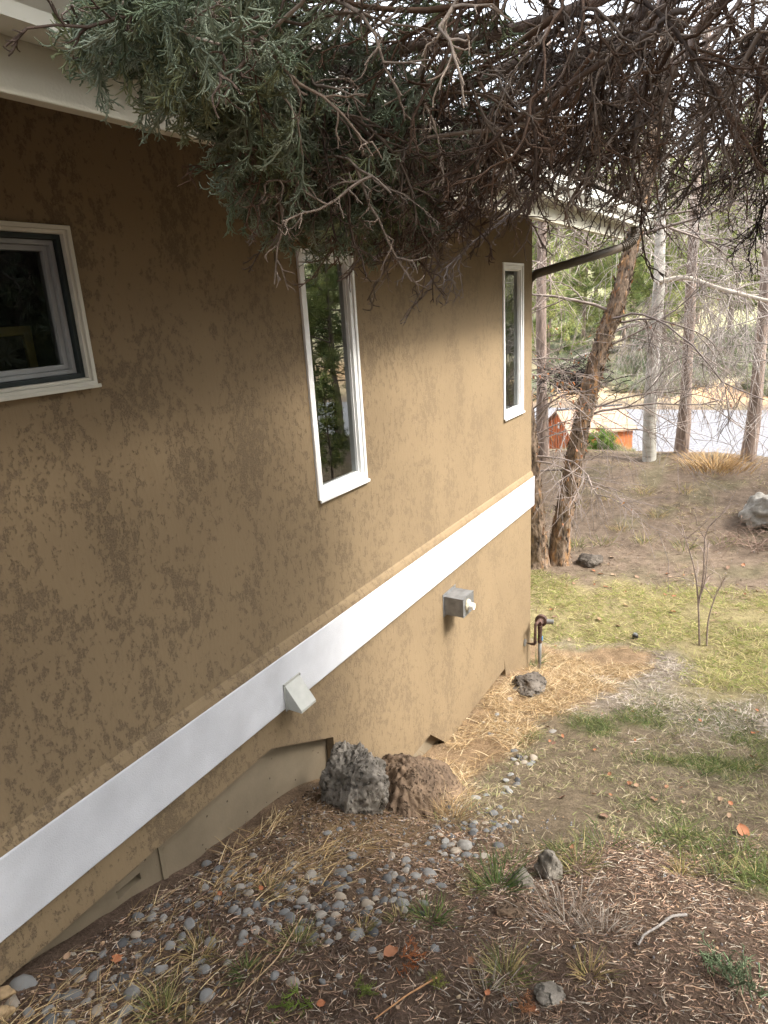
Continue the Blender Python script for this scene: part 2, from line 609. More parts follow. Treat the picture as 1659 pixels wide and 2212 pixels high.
M = dict(
    stucco=mat_stucco(), glass=mat_glass(), plainglass=mat_glass(1.7), concrete=mat_concrete(),
    band=simple('white_band_paint', (.58, .59, .62), .6, var=.05, scale=5, bmp=.3, bscale=240),
    white=simple('white_vinyl', (.80, .80, .79), .4, var=.02),
    casing=simple('cream_casing_paint', (.62, .60, .52), .55, var=.04),
    green=simple('dark_green_sash_paint', (.010, .018, .018), .5, var=.15),
    greyv=simple('weathered_grey_sash', (.30, .31, .31), .5, var=.06),
    fascia=simple('cream_fascia_paint', (.56, .53, .43), .65, var=.05, scale=2.5, bmp=.15, bscale=140),
    gutter=simple('off_white_gutter_enamel', (.66, .66, .60), .35, var=.05, scale=3),
    down=simple('brown_downspout_enamel', (.06, .045, .03), .6, var=.1),
    roof=simple('roof_shingle', (.16, .14, .12), .95, var=.2, scale=20, bmp=.5),
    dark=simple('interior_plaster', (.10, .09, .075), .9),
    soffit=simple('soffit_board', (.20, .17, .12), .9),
    hood=simple('weathered_white_vent_plastic', (.40, .40, .365), .5, var=.06, scale=14),
    galv=simple('galvanised_sheet', (.20, .20, .198), .5, .4, var=.14, scale=16),
    pvc=simple('white_pvc', (.75, .74, .70), .4),
    foam=simple('beige_sealant', (.46, .41, .30), .9, bmp=.5),
    rust=simple('rusted_iron', (.085, .047, .035), .8, .2, var=.3, scale=40, bmp=.4, bscale=120),
    steel=simple('dull_grey_pipe', (.20, .20, .19), .5, .4, var=.1),
    blue=simple('blue_plastic_tag', (.05, .22, .45), .5),
    wood=simple('yellow_pine', (.55, .42, .15), .5),
    ground=mat_ground(),
    road=simple('pale_gravel_road', (.165, .165, .178), .95, var=.28, scale=14, bmp=.5, bscale=90),
    lava=mat_rock('grey_lava', (.10, .088, .072), (.33, .295, .25)),
    lavab=mat_rock('brown_lava', (.075, .052, .037), (.21, .145, .095), 36, .012, 6),
    lavad=mat_rock('dark_lava', (.05, .042, .035), (.18, .155, .13)),
    granite=mat_rock('pale_lichened_rock', (.22, .20, .17), (.42, .40, .36), 60, .004),
    pebble=mat_pebble(),
    tint=tintmat('dry_plant_fibre'),
    scale=tintmat('juniper_scale_leaf', .8, .2, .12),
    leaf=tintmat('living_foliage', .7, .25, .4),
    twig=tintmat('twig_bark', .9, .15, var=.35, scale=60),
    pinebark=mat_bark('pine_bark', (.10, .075, .065), (.36, .28, .235), 11, .22),
    birchbark=mat_bark('shaggy_birch_bark', (.05, .038, .03), (.34, .25, .18), 20, .3, .04, (.42, .25, .13)),
    whitebark=mat_whitebark(),
    shedwall=simple('rust_orange_boards', (.62, .20, .075), .8, var=.1, scale=9),
    shedroof=simple('pale_tan_shingles', (.40, .27, .19), .9, var=.08, scale=30, bmp=.4),
    black=simple('black_plastic', (.015, .015, .016), .5),
)

# ------------------------------------------------------------------ ground zones
def zones(x, y):
    """Weights of the ground covers at (x, y)."""
    wx = x + .34 * n2(x, y, 1.6, 21., 4)
    wy = y + .75 * n2(x, y, 1.1, 22., 5)
    patch = n2(x, y, 2.2, 23., 4)
    z = {}
    far = sstep(26, 27.5, y)
    mound = sstep(8.3, 9.2, wy + .12 * np.clip(x - 1.5, -3, 6) * -1 + .35 * np.clip(x - 2, 0, 5)) * (1 - far)
    green = sstep(5.7, 6.9, wy) * (1 - mound) * (1 - far)
    gold = sstep(2.55, 2.85, wy) * (1 - sstep(5.9, 6.3, wy)) * (1 - sstep(.62, .85, wx - .05 * (y - 3)))
    litter = (1 - sstep(2.3, 3.2, wy - .10 * (x - 1.4)))
    pale = sstep(4.0, 5.6, wy) * (1 - green) * (1 - gold) * (1 - litter)
    mid = np.clip(1 - litter - gold - pale - green - mound - far, 0, 1)
    z.update(mound=mound, green=green, gold=gold, litter=litter, pale=pale, mid=mid, far=far, patch=patch)
    return z
ZC = dict(mound=(.175, .117, .077), green=(.25, .21, .11), gold=(.24, .165, .10), litter=(.135, .095, .07), pale=(.21, .175, .14), mid=(.165, .13, .09), far=(.50, .43, .26))
def zcolor(x, y):
    z = zones(x, y)
    c = np.zeros(x.shape + (3,))
    tot = np.zeros(x.shape)
    for k, v in ZC.items():
        c += z[k][..., None] * np.array(v)
        tot += z[k]
    c /= np.maximum(tot, .01)[..., None]
    # bare sandy earth in front of the boulder, and the green/tan mottling of turf
    sand = np.exp(-(((x - .45) / .45) ** 2 + ((y - 2.15) / .45) ** 2)) * .9 * (z['litter'] > .3)
    c = c * (1 - sand[..., None]) + np.array([.23, .155, .085]) * sand[..., None]
    g = np.clip(z['patch'] * 1.2, 0, 1) * (z['mid'] + .5 * z['pale'])
    c = c * (1 - g[..., None] * .6) + np.array([.10, .12, .045]) * g[..., None] * .6
    orange = z['far'] * np.clip(.5 + n2(x, y, .25, 31.) * 1.2, 0, 1) * (1 - sstep(30, 38, y))
    c = c * (1 - orange[..., None]) + np.array([.48, .30, .17]) * orange[..., None]
    gf = sstep(33, 42, y) * np.clip(.45 + n2(x, y, .2, 33.), 0, 1)
    c = c * (1 - gf[..., None] * .7) + np.array([.34, .36, .20]) * gf[..., None] * .7
    return c

def axis(breaks):
    out = []
    for a, b, s in breaks:
        out.append(np.arange(a, b, s))
    out.append(np.array([breaks[-1][1]]))
    return np.concatenate(out)
gx = axis([(-260, -60, 25), (-60, -14, 3), (-14, -4, .5), (-4, -.4, .16), (-.4, 2.6, .03), (2.6, 5, .08), (5, 14, .4), (14, 60, 3), (60, 260, 25)])
gy = axis([(-120, -20, 20), (-20, -3, 1.2), (-3, .5, .15), (.5, 3.4, .03), (3.4, 7, .05), (7, 14, .11), (14, 28, .5), (28, 70, 1.5), (70, 400, 15)])
GX, GY = np.meshgrid(gx, gy)
GZ = terr(GX.ravel(), GY.ravel()).reshape(GX.shape)
nx_, ny_ = len(gx), len(gy)
ii = (np.arange(ny_ - 1)[:, None] * nx_ + np.arange(nx_ - 1)[None]).ravel()
gcol = zcolor(GX.ravel(), GY.ravel())
g_me = fmesh('ground', np.c_[GX.ravel(), GY.ravel(), GZ.ravel()], np.stack([ii, ii + 1, ii + nx_ + 1, ii + nx_], -1), M['ground'], True, gcol)
tag(link('ground', g_me), kind='structure')

# gravel road beyond the mound: a sheet just above the ground
rx = np.arange(-90, 91, 2.0)
ry = np.linspace(17.6, 25.4, 14)
RX, RY = np.meshgrid(rx, ry)
RZ = -4.0 + .03 + .05 * (1 - ((RY - 21.5) / 3.9) ** 2)
ii = (np.arange(13)[:, None] * len(rx) + np.arange(len(rx) - 1)[None]).ravel()
tag(link('road', fmesh('road', np.c_[RX.ravel(), (RY + .3 * np.sin(RX * .35) * np.sign(RY - 21.5) * (np.abs(RY - 21.5) > 3.6)).ravel(), RZ.ravel()], np.stack([ii, ii + 1, ii + len(rx) + 1, ii + len(rx)], -1), M['road'], True)), kind='structure')

# ------------------------------------------------------------------ house
house = thing('house', (0, 3, -3.5), 'brown stucco house wall with white belly band, cream eave and three windows', 'house')
YC = 5.87                                   # far corner of the wall
def cells(quads, x0, x1):
    """Wall slab from 2-D quads in (y, z); outer edges closed between x0 (back) and x1 (front)."""
    b = MB()
    edges = {}
    for q in quads:
        b.poly([(x1, y, z) for y, z in q])
        b.poly([(x0, y, z) for y, z in q[::-1]])
        for k in range(4):
            a, c = tuple(np.round(q[k], 4)), tuple(np.round(q[(k + 1) % 4], 4))
            if a == c:
                continue
            edges.setdefault((min(a, c), max(a, c)), []).append(0)
    for (a, c), n in edges.items():
        if len(n) == 1:
            b.poly([(x0, *a), (x0, *c), (x1, *c), (x1, *a)])
    return b
WIN = [(.10, 1.463, -.187, .302), (2.62, 3.082, -.91, .282), (5.178, 5.64, -.926, .28)]
ybr = sorted({-4.0, YC, 2.071, 2.566, 3.70, 3.951, 5.165, 5.198} | {v for w_ in WIN for v in w_[:2]})
zbr = sorted({-1.70, .80} | {v for w_ in WIN for v in w_[2:]})
qs = []
for a, c in zip(ybr[:-1], ybr[1:]):
    for d, e in zip(zbr[:-1], zbr[1:]):
        cy, cz = (a + c) / 2, (d + e) / 2
        if any(w_[0] < cy < w_[1] and w_[2] < cz < w_[3] for w_ in WIN):
            continue
        qs.append([(a, d), (c, d), (c, e), (a, e)])
def bot(y, side):
    pts = [(-4, -2.02), (2.071, -2.008), (2.566, -2.258)]
    if y < 2.566 or (y == 2.566 and side < 0):
        return float(np.interp(y, [p[0] for p in pts], [p[1] for p in pts]))
    if y < 3.70 or (y == 3.70 and side < 0):
        return -2.96
    if y <= 3.951:
        return float(np.interp(y, [3.70, 3.951], [-2.96, -3.195]))
    if y < 5.165 or (y == 5.165 and side < 0):
        return -3.197
    if y <= 5.198:
        return float(np.interp(y, [5.165, 5.198], [-3.10, -3.30]))
    return -3.75
for a, c in zip(ybr[:-1], ybr[1:]):
    qs.append([(a, bot(a, 1)), (c, bot(c, -1)), (c, -1.70), (a, -1.70)])
wall = cells(qs, -.05, 0.0).build('wall', M['stucco'], house)
# the far end wall, up to the gable
b = MB()
b.raw([(-.05, YC, -3.75), (-9, YC, -3.75), (-9, YC, 4.0), (-.05, YC, .80), (-.05, YC - .05, -3.75), (-9, YC - .05, -3.75), (-9, YC - .05, 4.0), (-.05, YC - .05, .80)],
      [(0, 1, 2, 3), (4, 7, 6, 5), (0, 3, 7, 4), (1, 0, 4, 5), (2, 1, 5, 6), (3, 2, 6, 7)])
b.build('wall', M['stucco'], house)
# concrete foundation set back under the stucco, with cast slots near the near end
fy = [-4.0, .98, 1.09, 1.20, 1.31, 1.36, YC]
fq = []
for a, c in zip(fy[:-1], fy[1:]):
    zs = [-4.0, -2.14, -2.105, -2.07, -2.02, -1.95]
    for d, e in zip(zs[:-1], zs[1:]):
        hole = (a == .98 and d == -2.07) or (a == 1.20 and d in (-2.07, -2.14))
        if not hole:
            fq.append([(a, d), (c, d), (c, e), (a, e)])
cells(fq, -.14, -.058).build('foundation', M['concrete'], house)
b = MB(); b.box(-.40, -.32, -4.0, YC - .06, -4.0, -1.9); b.build('foundation_backing', M['concrete'], house)
b = MB()                                     # cast joint strip between footing pours
b.box(-.057, -.050, 1.405, 1.43, -2.5, -2.03)
b.build('foundation_joint', M['concrete'], house, .002)
# belly band and the stucco drip ledge above it
b = MB(); b.box(.0005, .030, -4.0, YC + .03, -1.842, -1.565); b.build('belly_band', M['band'], house, .006)
b = MB(); b.box(-6.0, .030, YC + .0005, YC + .030, -1.842, -1.565); b.build('belly_band', M['band'], house, .006)
b = MB()
b.prism([(.0006, -1.5645), (.026, -1.5645), (.022, -1.545), (.010, -1.522), (.0006, -1.512)], (-4.0, YC - .002))
b.build('drip_ledge', M['stucco'], house)
# eaves
OV = .65
b = MB(); b.box(OV - .035, OV, -4.0, 6.28, .435, .68); b.build('fascia', M['fascia'], house, .003)
b = MB()
b.raw([(OV - .036, y, .445) for y in (-4, 6.26)] + [(-1.2, y, .445 + .42 * (OV - .036 + 1.2)) for y in (6.26, -4)] +
      [(OV - .036, y, .475) for y in (-4, 6.26)] + [(-1.2, y, .475 + .42 * (OV - .036 + 1.2)) for y in (6.26, -4)],
      [(0, 1, 2, 3), (7, 6, 5, 4), (0, 4, 5, 1), (1, 5, 6, 2), (2, 6, 7, 3), (3, 7, 4, 0)])
b.build('soffit', M['soffit'], house)
b = MB()
b.prism([(OV + .14, .675), (OV + .14, .70), (-4.5, .70 + .42 * (OV + 4.64)), (-4.5, .64 + .42 * (OV + 4.64)), (OV - .03, .69)], (-4.0, 6.9))
b.build('roof', M['roof'], house)
gp = [(OV + .003, .535), (OV + .085, .535), (OV + .092, .56), (OV + .125, .60), (OV + .125, .655), (OV + .115, .655), (OV + .115, .605), (OV + .083, .566), (OV + .079, .545), (OV + .012, .545), (OV + .012, .665), (OV + .003, .665)]
gut = MB(); gut.prism(gp, (-4.0, 6.88)); gut = gut.build('gutter', M['gutter'], house)
b = MB(); b.box(OV + .003, OV + .124, 6.881, 6.887, .535, .66); b.build('end_cap', M['gutter'], gut)
# downspout: ribbed elbow under the gutter, then a slanting run back to the corner
p0 = np.array([OV + .055, 6.46, .535])
p3 = np.array([.02, YC + .035, .20])
el = [p0, p0 + (0, 0, -.05), p0 + (-.01, -.01, -.10), p0 + (-.04, -.035, -.135), p0 + (-.09, -.075, -.16)]
def squaretube(b, pts, w, hgt):
    b.tube(pts, w, 4)
ds = MB()
ds.tube([el[-1], p3, p3 + (-.06, .0, -.05), p3 + (-.07, 0, -.15), p3 + (-.07, 0, -3.6)], .036, 12)
ds = ds.build('downspout', M['down'], house, smooth=True)
b = MB()
pe = np.array(el)
tt = np.linspace(0, 4, 33)
pth = np.stack([np.interp(tt, range(5), pe[:, k]) for k in range(3)], -1)
b.tube(pth, .038 + .005 * (np.arange(33) % 2), 14)
b.build('elbow', M['down'], ds)
# dark room behind the windows
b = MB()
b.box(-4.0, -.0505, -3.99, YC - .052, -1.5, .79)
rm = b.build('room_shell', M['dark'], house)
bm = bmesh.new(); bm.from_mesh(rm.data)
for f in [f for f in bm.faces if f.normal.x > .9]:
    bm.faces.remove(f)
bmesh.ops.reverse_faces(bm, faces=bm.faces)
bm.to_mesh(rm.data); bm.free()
# windows
def slim_window(w_):
    y0, y1, z0, z1 = w_
    b = MB(); b.ring(y0 + .001, y1 - .001, z0 + .001, z1 - .001, .020, -.155, .012)
    wdw = b.build('window', M['white'], house, .002)
    b = MB(); b.ring(y0 + .0215, y1 - .0215, z0 + .0215, z1 - .0215, .029, -.06, .004)
    b.build('sash', M['white'], wdw, .003)
    b = MB(); b.ring(y0 + .051, y1 - .051, z0 + .051, z1 - .051, .007, -.05, -.012)
    b.build('glazing_bead', M['white'], wdw)
    b = MB(); b.poly([(-.028, y0 + .045, z0 + .045), (-.028, y1 - .045, z0 + .045), (-.028, y1 - .045, z1 - .045), (-.028, y0 + .045, z1 - .045)])
    b.build('pane', M['glass'], wdw)
    b = MB(); b.box(.0125, .022, y0 + .002, y1 + .006, z0 - .012, z0 + .004); b.build('sill', M['white'], wdw, .002)
slim_window(WIN[1]); slim_window(WIN[2])
y0, y1, z0, z1 = WIN[0]
b = MB(); b.ring(y0 + .001, y1 - .001, z0 + .001, z1 - .001, .013, -.03, .020)
w1 = b.build('window', M['casing'], house, .002)
b = MB(); b.ring(y0 + .0145, y1 - .0145, z0 + .0145, z1 - .0145, .011, -.03, .012); b.build('brick_mould', M['casing'], w1, .002)
b = MB(); b.ring(y0 + .026, y1 - .026, z0 + .026, z1 - .026, .015, -.05, -.004); b.build('storm_frame', M['green'], w1, .002)
b = MB(); b.ring(y0 + .0415, y1 - .0415, z0 + .0415, z1 - .0415, .014, -.10, -.022); b.build('jamb', M['greyv'], w1, .002)
b = MB(); b.ring(y0 + .056, y1 - .056, z0 + .056, z1 - .056, .016, -.075, -.038); b.build('sash', M['greyv'], w1, .002)
b = MB(); b.poly([(-.055, y0 + .07, z0 + .07), (-.055, y1 - .07, z0 + .07), (-.055, y1 - .07, z1 - .07), (-.055, y0 + .07, z1 - .07)]); b.build('pane', M['plainglass'], w1)
b = MB(); b.box(.0205, .028, y0 - .01, y1 + .006, z0 - .009, z0 + .003); b.build('sill', M['casing'], w1, .002)
# the yellow wooden frame standing inside the left window
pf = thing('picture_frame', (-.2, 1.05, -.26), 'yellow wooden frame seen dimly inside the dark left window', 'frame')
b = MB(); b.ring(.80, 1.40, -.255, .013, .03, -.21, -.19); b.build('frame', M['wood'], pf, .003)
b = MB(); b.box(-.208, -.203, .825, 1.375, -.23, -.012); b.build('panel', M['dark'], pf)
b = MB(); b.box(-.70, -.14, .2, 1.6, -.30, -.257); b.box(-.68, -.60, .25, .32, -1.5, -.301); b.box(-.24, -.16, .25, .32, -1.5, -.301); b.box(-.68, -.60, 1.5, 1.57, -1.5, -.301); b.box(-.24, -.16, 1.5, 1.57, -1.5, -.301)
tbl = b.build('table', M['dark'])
tag(tbl, 'dark table under the yellow frame behind the left window', 'table')

# ------------------------------------------------------------------ fixtures on the wall
vh = thing('vent_hood', (.03, 2.26, -1.85), 'weathered off white dryer vent hood on the white belly band', 'vent hood')
ya, yb, zt, zb = 2.18, 2.295, -1.716, -1.842
b = MB(); b.box(.031, .037, ya - .008, yb + .008, zb - .01, zt + .012); b.build('back_plate', M['hood'], vh, .002)
b = MB()
ox = .125
b.raw([(.038, ya, zt), (.038, yb, zt), (ox, yb, zb + .012), (ox, ya, zb + .012)], [(0, 1, 2, 3)])
b.raw([(.038, ya, zt), (ox, ya, zb + .012), (ox, ya, zb), (.038, ya, zb)], [(0, 1, 2, 3)])
b.raw([(.038, yb, zt), (ox, yb, zb + .012), (ox, yb, zb), (.038, yb, zb)], [(0, 1, 2, 3)])
b.raw([(ox, ya, zb + .012), (ox, yb, zb + .012), (ox, yb, zb), (ox, ya, zb)], [(0, 1, 2, 3)])
cov = b.build('cover', M['hood'], vh)
sol = cov.modifiers.new('thick', 'SOLIDIFY'); sol.thickness = .003
b = MB(); b.box(.0375, .10, ya + .012, yb - .012, zb + .006, zb + .009); b.build('flap', M['black'], vh)

for sy in (ya - .003, yb + .003):
    for sz_ in (zt + .005, zb - .004):
        b = MB(); b.tube([(.0365, sy, sz_), (.0395, sy, sz_)], .0035, 8); b.build('screw', M['steel'], vh)
vb = thing('vent_box', (.0, 4.08, -2.14), 'grey sheet metal box with white pipe stub on the lower wall', 'metal box')
b = MB(); b.box(.001, .15, 3.985, 4.165, -2.135, -1.995); b.build('body', M['galv'], vb, .003)
b = MB(); b.box(.1505, .153, 3.982, 4.168, -2.139, -1.991); b.build('cover_plate', M['galv'], vb, .001)
for sy in (3.994, 4.156):
    for sz_ in (-2.003, -2.127):
        b = MB(); b.tube([(.152, sy, sz_), (.1565, sy, sz_)], .004, 8); b.build('screw', M['steel'], vb)
b = MB(); b.ring(3.968, 4.182, -2.152, -1.978, .018, .0008, .004); b.build('flange', M['galv'], vb)
b = MB(); b.tube([(.1525, 4.055, -2.063), (.165, 4.055, -2.063), (.17, 4.055, -2.065)], [.046, .040, .024], 16); b.build('sealant', M['foam'], vb, smooth=True)
b = MB()
cyl = []
for k in range(20):
    a = k * 2 * math.pi / 20
    cyl.append((math.cos(a), math.sin(a)))
for (xa, ra), (xc, rc) in zip([(.15, .024), (.205, .024), (.205, .019), (.16, .019)], [(.205, .024), (.205, .019), (.16, .019), (.16, .001)]):
    for k in range(20):
        c0, c1 = cyl[k], cyl[(k + 1) % 20]
        b.poly([(xa, 4.055 + ra * c0[0], -2.065 + ra * c0[1]), (xa, 4.055 + ra * c1[0], -2.065 + ra * c1[1]), (xc, 4.055 + rc * c1[0], -2.065 + rc * c1[1]), (xc, 4.055 + rc * c0[0], -2.065 + rc * c0[1])])
b.build('pipe_stub', M['pvc'], vb)

gr = thing('gas_regulator', (.12, 5.76, gz(.12, 5.76)), 'rusty gas regulator on a grey riser pipe at the wall corner', 'gas regulator')
b = MB(); b.tube([(.0005, 5.70, -3.19), (.008, 5.70, -3.19)], .036, 20); b.build('flange', M['steel'], gr)
b = MB()
b.tube([(.008, 5.70, -3.19), (.075, 5.70, -3.19), (.095, 5.702, -3.186), (.105, 5.704, -3.17), (.105, 5.704, -3.02), (.106, 5.705, -2.985), (.112, 5.715, -2.97), (.118, 5.74, -2.967), (.12, 5.80, -2.967)], [.013, .013, .016, .016, .012, .015, .015, .013, .012], 12)
b.build('pipe', M['rust'], gr, smooth=True)
b = MB()
b.tube([(.12, 5.76, -2.99), (.12, 5.815, -2.99), (.12, 5.82, -2.99), (.12, 5.855, -2.99), (.12, 5.856, -2.99), (.12, 5.885, -2.99)], [.028, .032, .058, .058, .028, .024], 22)
reg = b.build('regulator_body', M['rust'], gr)
b = MB(); b.tube([(.148, 5.84, -2.995), (.235, 5.86, -2.995)], .024, 12); b.build('vent_nozzle', M['steel'], reg)
zb_ = gz(.115, 5.80) - .05
b = MB(); b.tube([(.12, 5.80, -3.03), (.12, 5.80, -3.16), (.12, 5.80, -3.17), (.12, 5.80, -3.21)], [.024, .020, .024, .022], 12); b.build('valve', M['rust'], gr)
b = MB(); b.tube([(.12, 5.80, -3.20), (.118, 5.80, -3.4), (.112, 5.80, zb_)], .017, 10); b.build('riser_pipe', M['steel'], gr, smooth=True)
b = MB(); b.box(.139, .144, 5.79, 5.82, -3.185, -3.145); b.build('tag', M['blue'], gr)

# ------------------------------------------------------------------ rocks
def ico(sub):
    bm = bmesh.new()
    bmesh.ops.create_icosphere(bm, subdivisions=sub, radius=1.0)
    v = np.array([p.co[:] for p in bm.verts])
    f = np.array([[q.index for q in p.verts] for p in bm.faces])
    bm.free()
    return v, f
def rock_mesh(name, size, seed, sub, m, amp=.22, cuts=6, fine=.05, pits=0.0, shape=None):
    v, f = ico(sub)
    r = np.random.default_rng(seed)
    d = v.copy()
    for k in range(cuts):                                  # flat broken faces
        n = _n(r.normal(size=3))
        h = r.uniform(.55, .85)
        s = d @ n
        d = d - n * np.clip(s - h, 0, None)[:, None] * .9
    off = seed * 13.7
    d = d * (1 + amp * fbm(v * 1.6 + off, 3))[:, None]
    d = d * (1 + fine * fbm(v * 7 + off, 4, .6))[:, None]
    if pits:
        q = vnoise(v * 17 + off)
        d = d * (1 - pits * sstep(.15, .55, q))[:, None]
        q = vnoise(v * 31 + off + 3)
        d = d * (1 - pits * .6 * sstep(.1, .5, q))[:, None]
    if shape is not None:
        d = shape(d)
    return fmesh(name, d * np.array(size), f, m, sub < 3)
def rock(px, py, size, seed, m, label, sink=.35, sub=5, rot=0., name='boulder', cat='boulder', **kw):
    p = gnd(px, py)
    o = link(name, rock_mesh(name, size, seed, sub, m, **kw))
    o.location = (p[0], p[1], gz(p[0], p[1]) + size[2] * (1 - 2 * sink))
    o.rotation_euler = (0, 0, rot)
    return tag(o, label, cat)
def lean_shape(d):
    d = d.copy()
    d[:, 2] = np.where(d[:, 2] > 0, d[:, 2] * (1.0 + .15 * d[:, 1]), d[:, 2])
    return d
# the big pitted lava boulder against the wall, split in two
pA = onx(752, 1722, .30)
o = link('boulder', rock_mesh('boulder', (.19, .16, .30), 4, 6, M['lava'], .16, 7, .05, .085))
o.location = pA + np.array([-.04, .06, -.02]); o.rotation_euler = (0, .08, .35)
tag(o, 'large grey pitted lava boulder standing against the house wall', 'boulder')
pB = onx(845, 1745, .36)
def slump(d):
    d = d.copy()
    t = np.clip((d[:, 2] + 1) / 2, 0, 1)
    d[:, 0] *= 1.25 - .75 * t
    d[:, 1] *= 1.3 - .75 * t
    d[:, 1] -= .38 * t
    return d
o = link('boulder', rock_mesh('boulder', (.36, .50, .33), 9, 6, M['lavab'], .12, 4, .06, .025, slump))
o.location = pB + np.array([.0, .22, -.08]); o.rotation_euler = (0, 0, .5)
tag(o, 'brown crumbly lava boulder sloping down beside the grey one', 'boulder')
rock(1143, 1488, (.15, .20, .075), 21, M['lavad'], 'low dark lava rock in golden grass at the wall corner', .3, 5, .3, 'rock', 'rock', pits=.05)
rock(1185, 1893, (.052, .05, .07), 22, M['lava'], 'upright grey rock beside green grass in the yard', .22, 4, .2, 'rock', 'rock', pits=.04)
rock(1130, 1910, (.05, .05, .035), 23, M['lava'], 'small half buried stone left of the upright grey rock', .3, 4, .2, 'rock', 'rock')
rock(1185, 2158, (.045, .036, .022), 24, M['lava'], 'flat dark stone in needle litter near the bottom edge', .35, 4, .6, 'rock', 'rock')
rock(1105, 1978, (.06, .045, .03), 28, M['lavab'], 'dull brown stone half buried in dark needle litter', .4, 4, .1, 'rock', 'rock')
rock(1275, 1222, (.17, .14, .10), 25, M['lavad'], 'grey rounded rock beside the foot of the birch', .3, 5, .2, 'rock', 'rock')
rock(1664, 1130, (.42, .38, .32), 26, M['granite'], 'pale grey boulder on the dirt mound at the right edge', .25, 5, .4)

# river pebbles: eight shapes shared by every copy
PEB = []
for k in range(8):
    r = np.random.default_rng(100 + k)
    PEB.append(rock_mesh('river_pebble', (1, r.uniform(.62, .9), r.uniform(.30, .48)), 50 + k, 2, M['pebble'], .10, 1, .02))
    PEB[-1].polygons.foreach_set('use_smooth', np.ones(len(PEB[-1].polygons), bool))
placed = []
def pebble(p, s, label, group, k=None, rz=None):
    o = link('river_pebble', PEB[int(rng.integers(8)) if k is None else k])
    o.location = (p[0], p[1], gz(p[0], p[1]) + s * rng.uniform(-.2, .12))
    o.scale = (s, s, s)
    o.rotation_euler = (rng.normal() * .25, rng.normal() * .25, rng.uniform(0, 6.28) if rz is None else rz)
    tag(o, label, 'pebble', group)
    placed.append((p[0], p[1], s))
    return o
def free(p, s, gap=.80):
    return all((p[0] - a) ** 2 + (p[1] - b_) ** 2 > ((s + c) * gap) ** 2 for a, b_, c in placed)
uniq = [(48, 2135, .050, 'largest dark oval pebble at the lower left beside the house', 0), (155, 2158, .040, 'dull grey oval pebble in dry grass at the lower left', 1),
        (285, 2155, .038, 'pale grey flat oval pebble at the bottom left edge', 2), (670, 1893, .036, 'long pale flat pebble at the upper edge of the pebble drift', 3),
        (447, 1870, .026, 'lone dark pebble left of the pebble drift', 4), (1003, 1832, .040, 'dark oval pebble at the right end of the pebble drift', 5),
        (775, 2025, .034, 'pale pebble alone on dark litter below the drift', 6), (285, 1905, .036, 'dark pebble close to the foundation wall', 7),
        (1195, 1582, .040, 'lone dark stone in golden grass beyond the brown boulder', 0)]
for px, py, s, lab, k in uniq:
    pebble(gnd(px, py), s, lab, None, k)
drift = [((500, 1935), 60), ((560, 1985), 55), ((640, 1955), 60), ((720, 1925), 70), ((780, 1955), 60), ((850, 1915), 60), ((900, 1880), 60), ((980, 1830), 60), ((1040, 1790), 55), ((640, 1905), 50), ((700, 1990), 50)]
low = [((180, 2110), 70), ((300, 2050), 60), ((120, 2170), 70), ((260, 2120), 70), ((360, 2010), 70), ((230, 2180), 70), ((330, 1990), 60), ((430, 2060), 70)]
golden = [((960, 1610), 25), ((930, 1665), 25), ((1090, 1705), 28), ((1110, 1690), 22), ((1130, 1645), 22), ((1000, 1750), 40), ((1080, 1560), 40), ((700, 1685), 15)]
stray = [((500, 1850), 90), ((640, 2080), 130), ((850, 2050), 110), ((420, 2150), 130), ((740, 1830), 80)]
def scatter(spots, n, smin, smax, label, group, gap=.8):
    c = 0
    for _ in range(n * 14):
        if c >= n:
            break
        (px, py), sp = spots[int(rng.integers(len(spots)))]
        q = (px + rng.normal() * sp * .62, py + rng.normal() * sp * .42)
        if q[1] > 2260 or q[0] < -40:
            continue
        p = gnd(*q)
        s = smin + (smax - smin) * rng.beta(1.6, 2.6)
        if p[0] < .02 + s or not free(p, s, gap):
            continue
        if (p[0] - .30) ** 2 + (p[1] - 2.75) ** 2 < .30 ** 2:
            continue
        pebble(p, s, label, group)
        c += 1
scatter(drift, 195, .012, .036, 'smooth grey river pebble in the dense drift before the boulder', 'pebbles in the drift', .58)
scatter(low, 56, .014, .038, 'smooth grey river pebble among dry grass at the lower left', 'pebbles at the lower left', .8)
scatter(golden, 34, .018, .045, 'grey stone in the golden dry grass along the wall', 'stones in the golden grass')
scatter(stray, 24, .012, .032, 'stray grey pebble on bare litter around the drift', 'stray pebbles')
# two tan cut stones at the left edge
for (px, py, s, rz, lab) in [(8, 2152, .04, .5, 'tan angular stone at the left edge, upper of two'), (-6, 2200, .045, 1.2, 'tan angular stone at the left edge, lower of two')]:
    o = link('stone', rock_mesh('stone', (s, s * .55, s * .45), 70 + int(s * 1000), 3, simple('tan_stone', (.30, .21, .115), .9, var=.2, scale=30), .12, 9, .06))
    p = gnd(px, py); o.location = (p[0] + .01, p[1], gz(p[0], p[1]) + .012); o.rotation_euler = (0, .1, rz)
    tag(o, lab, 'stone')

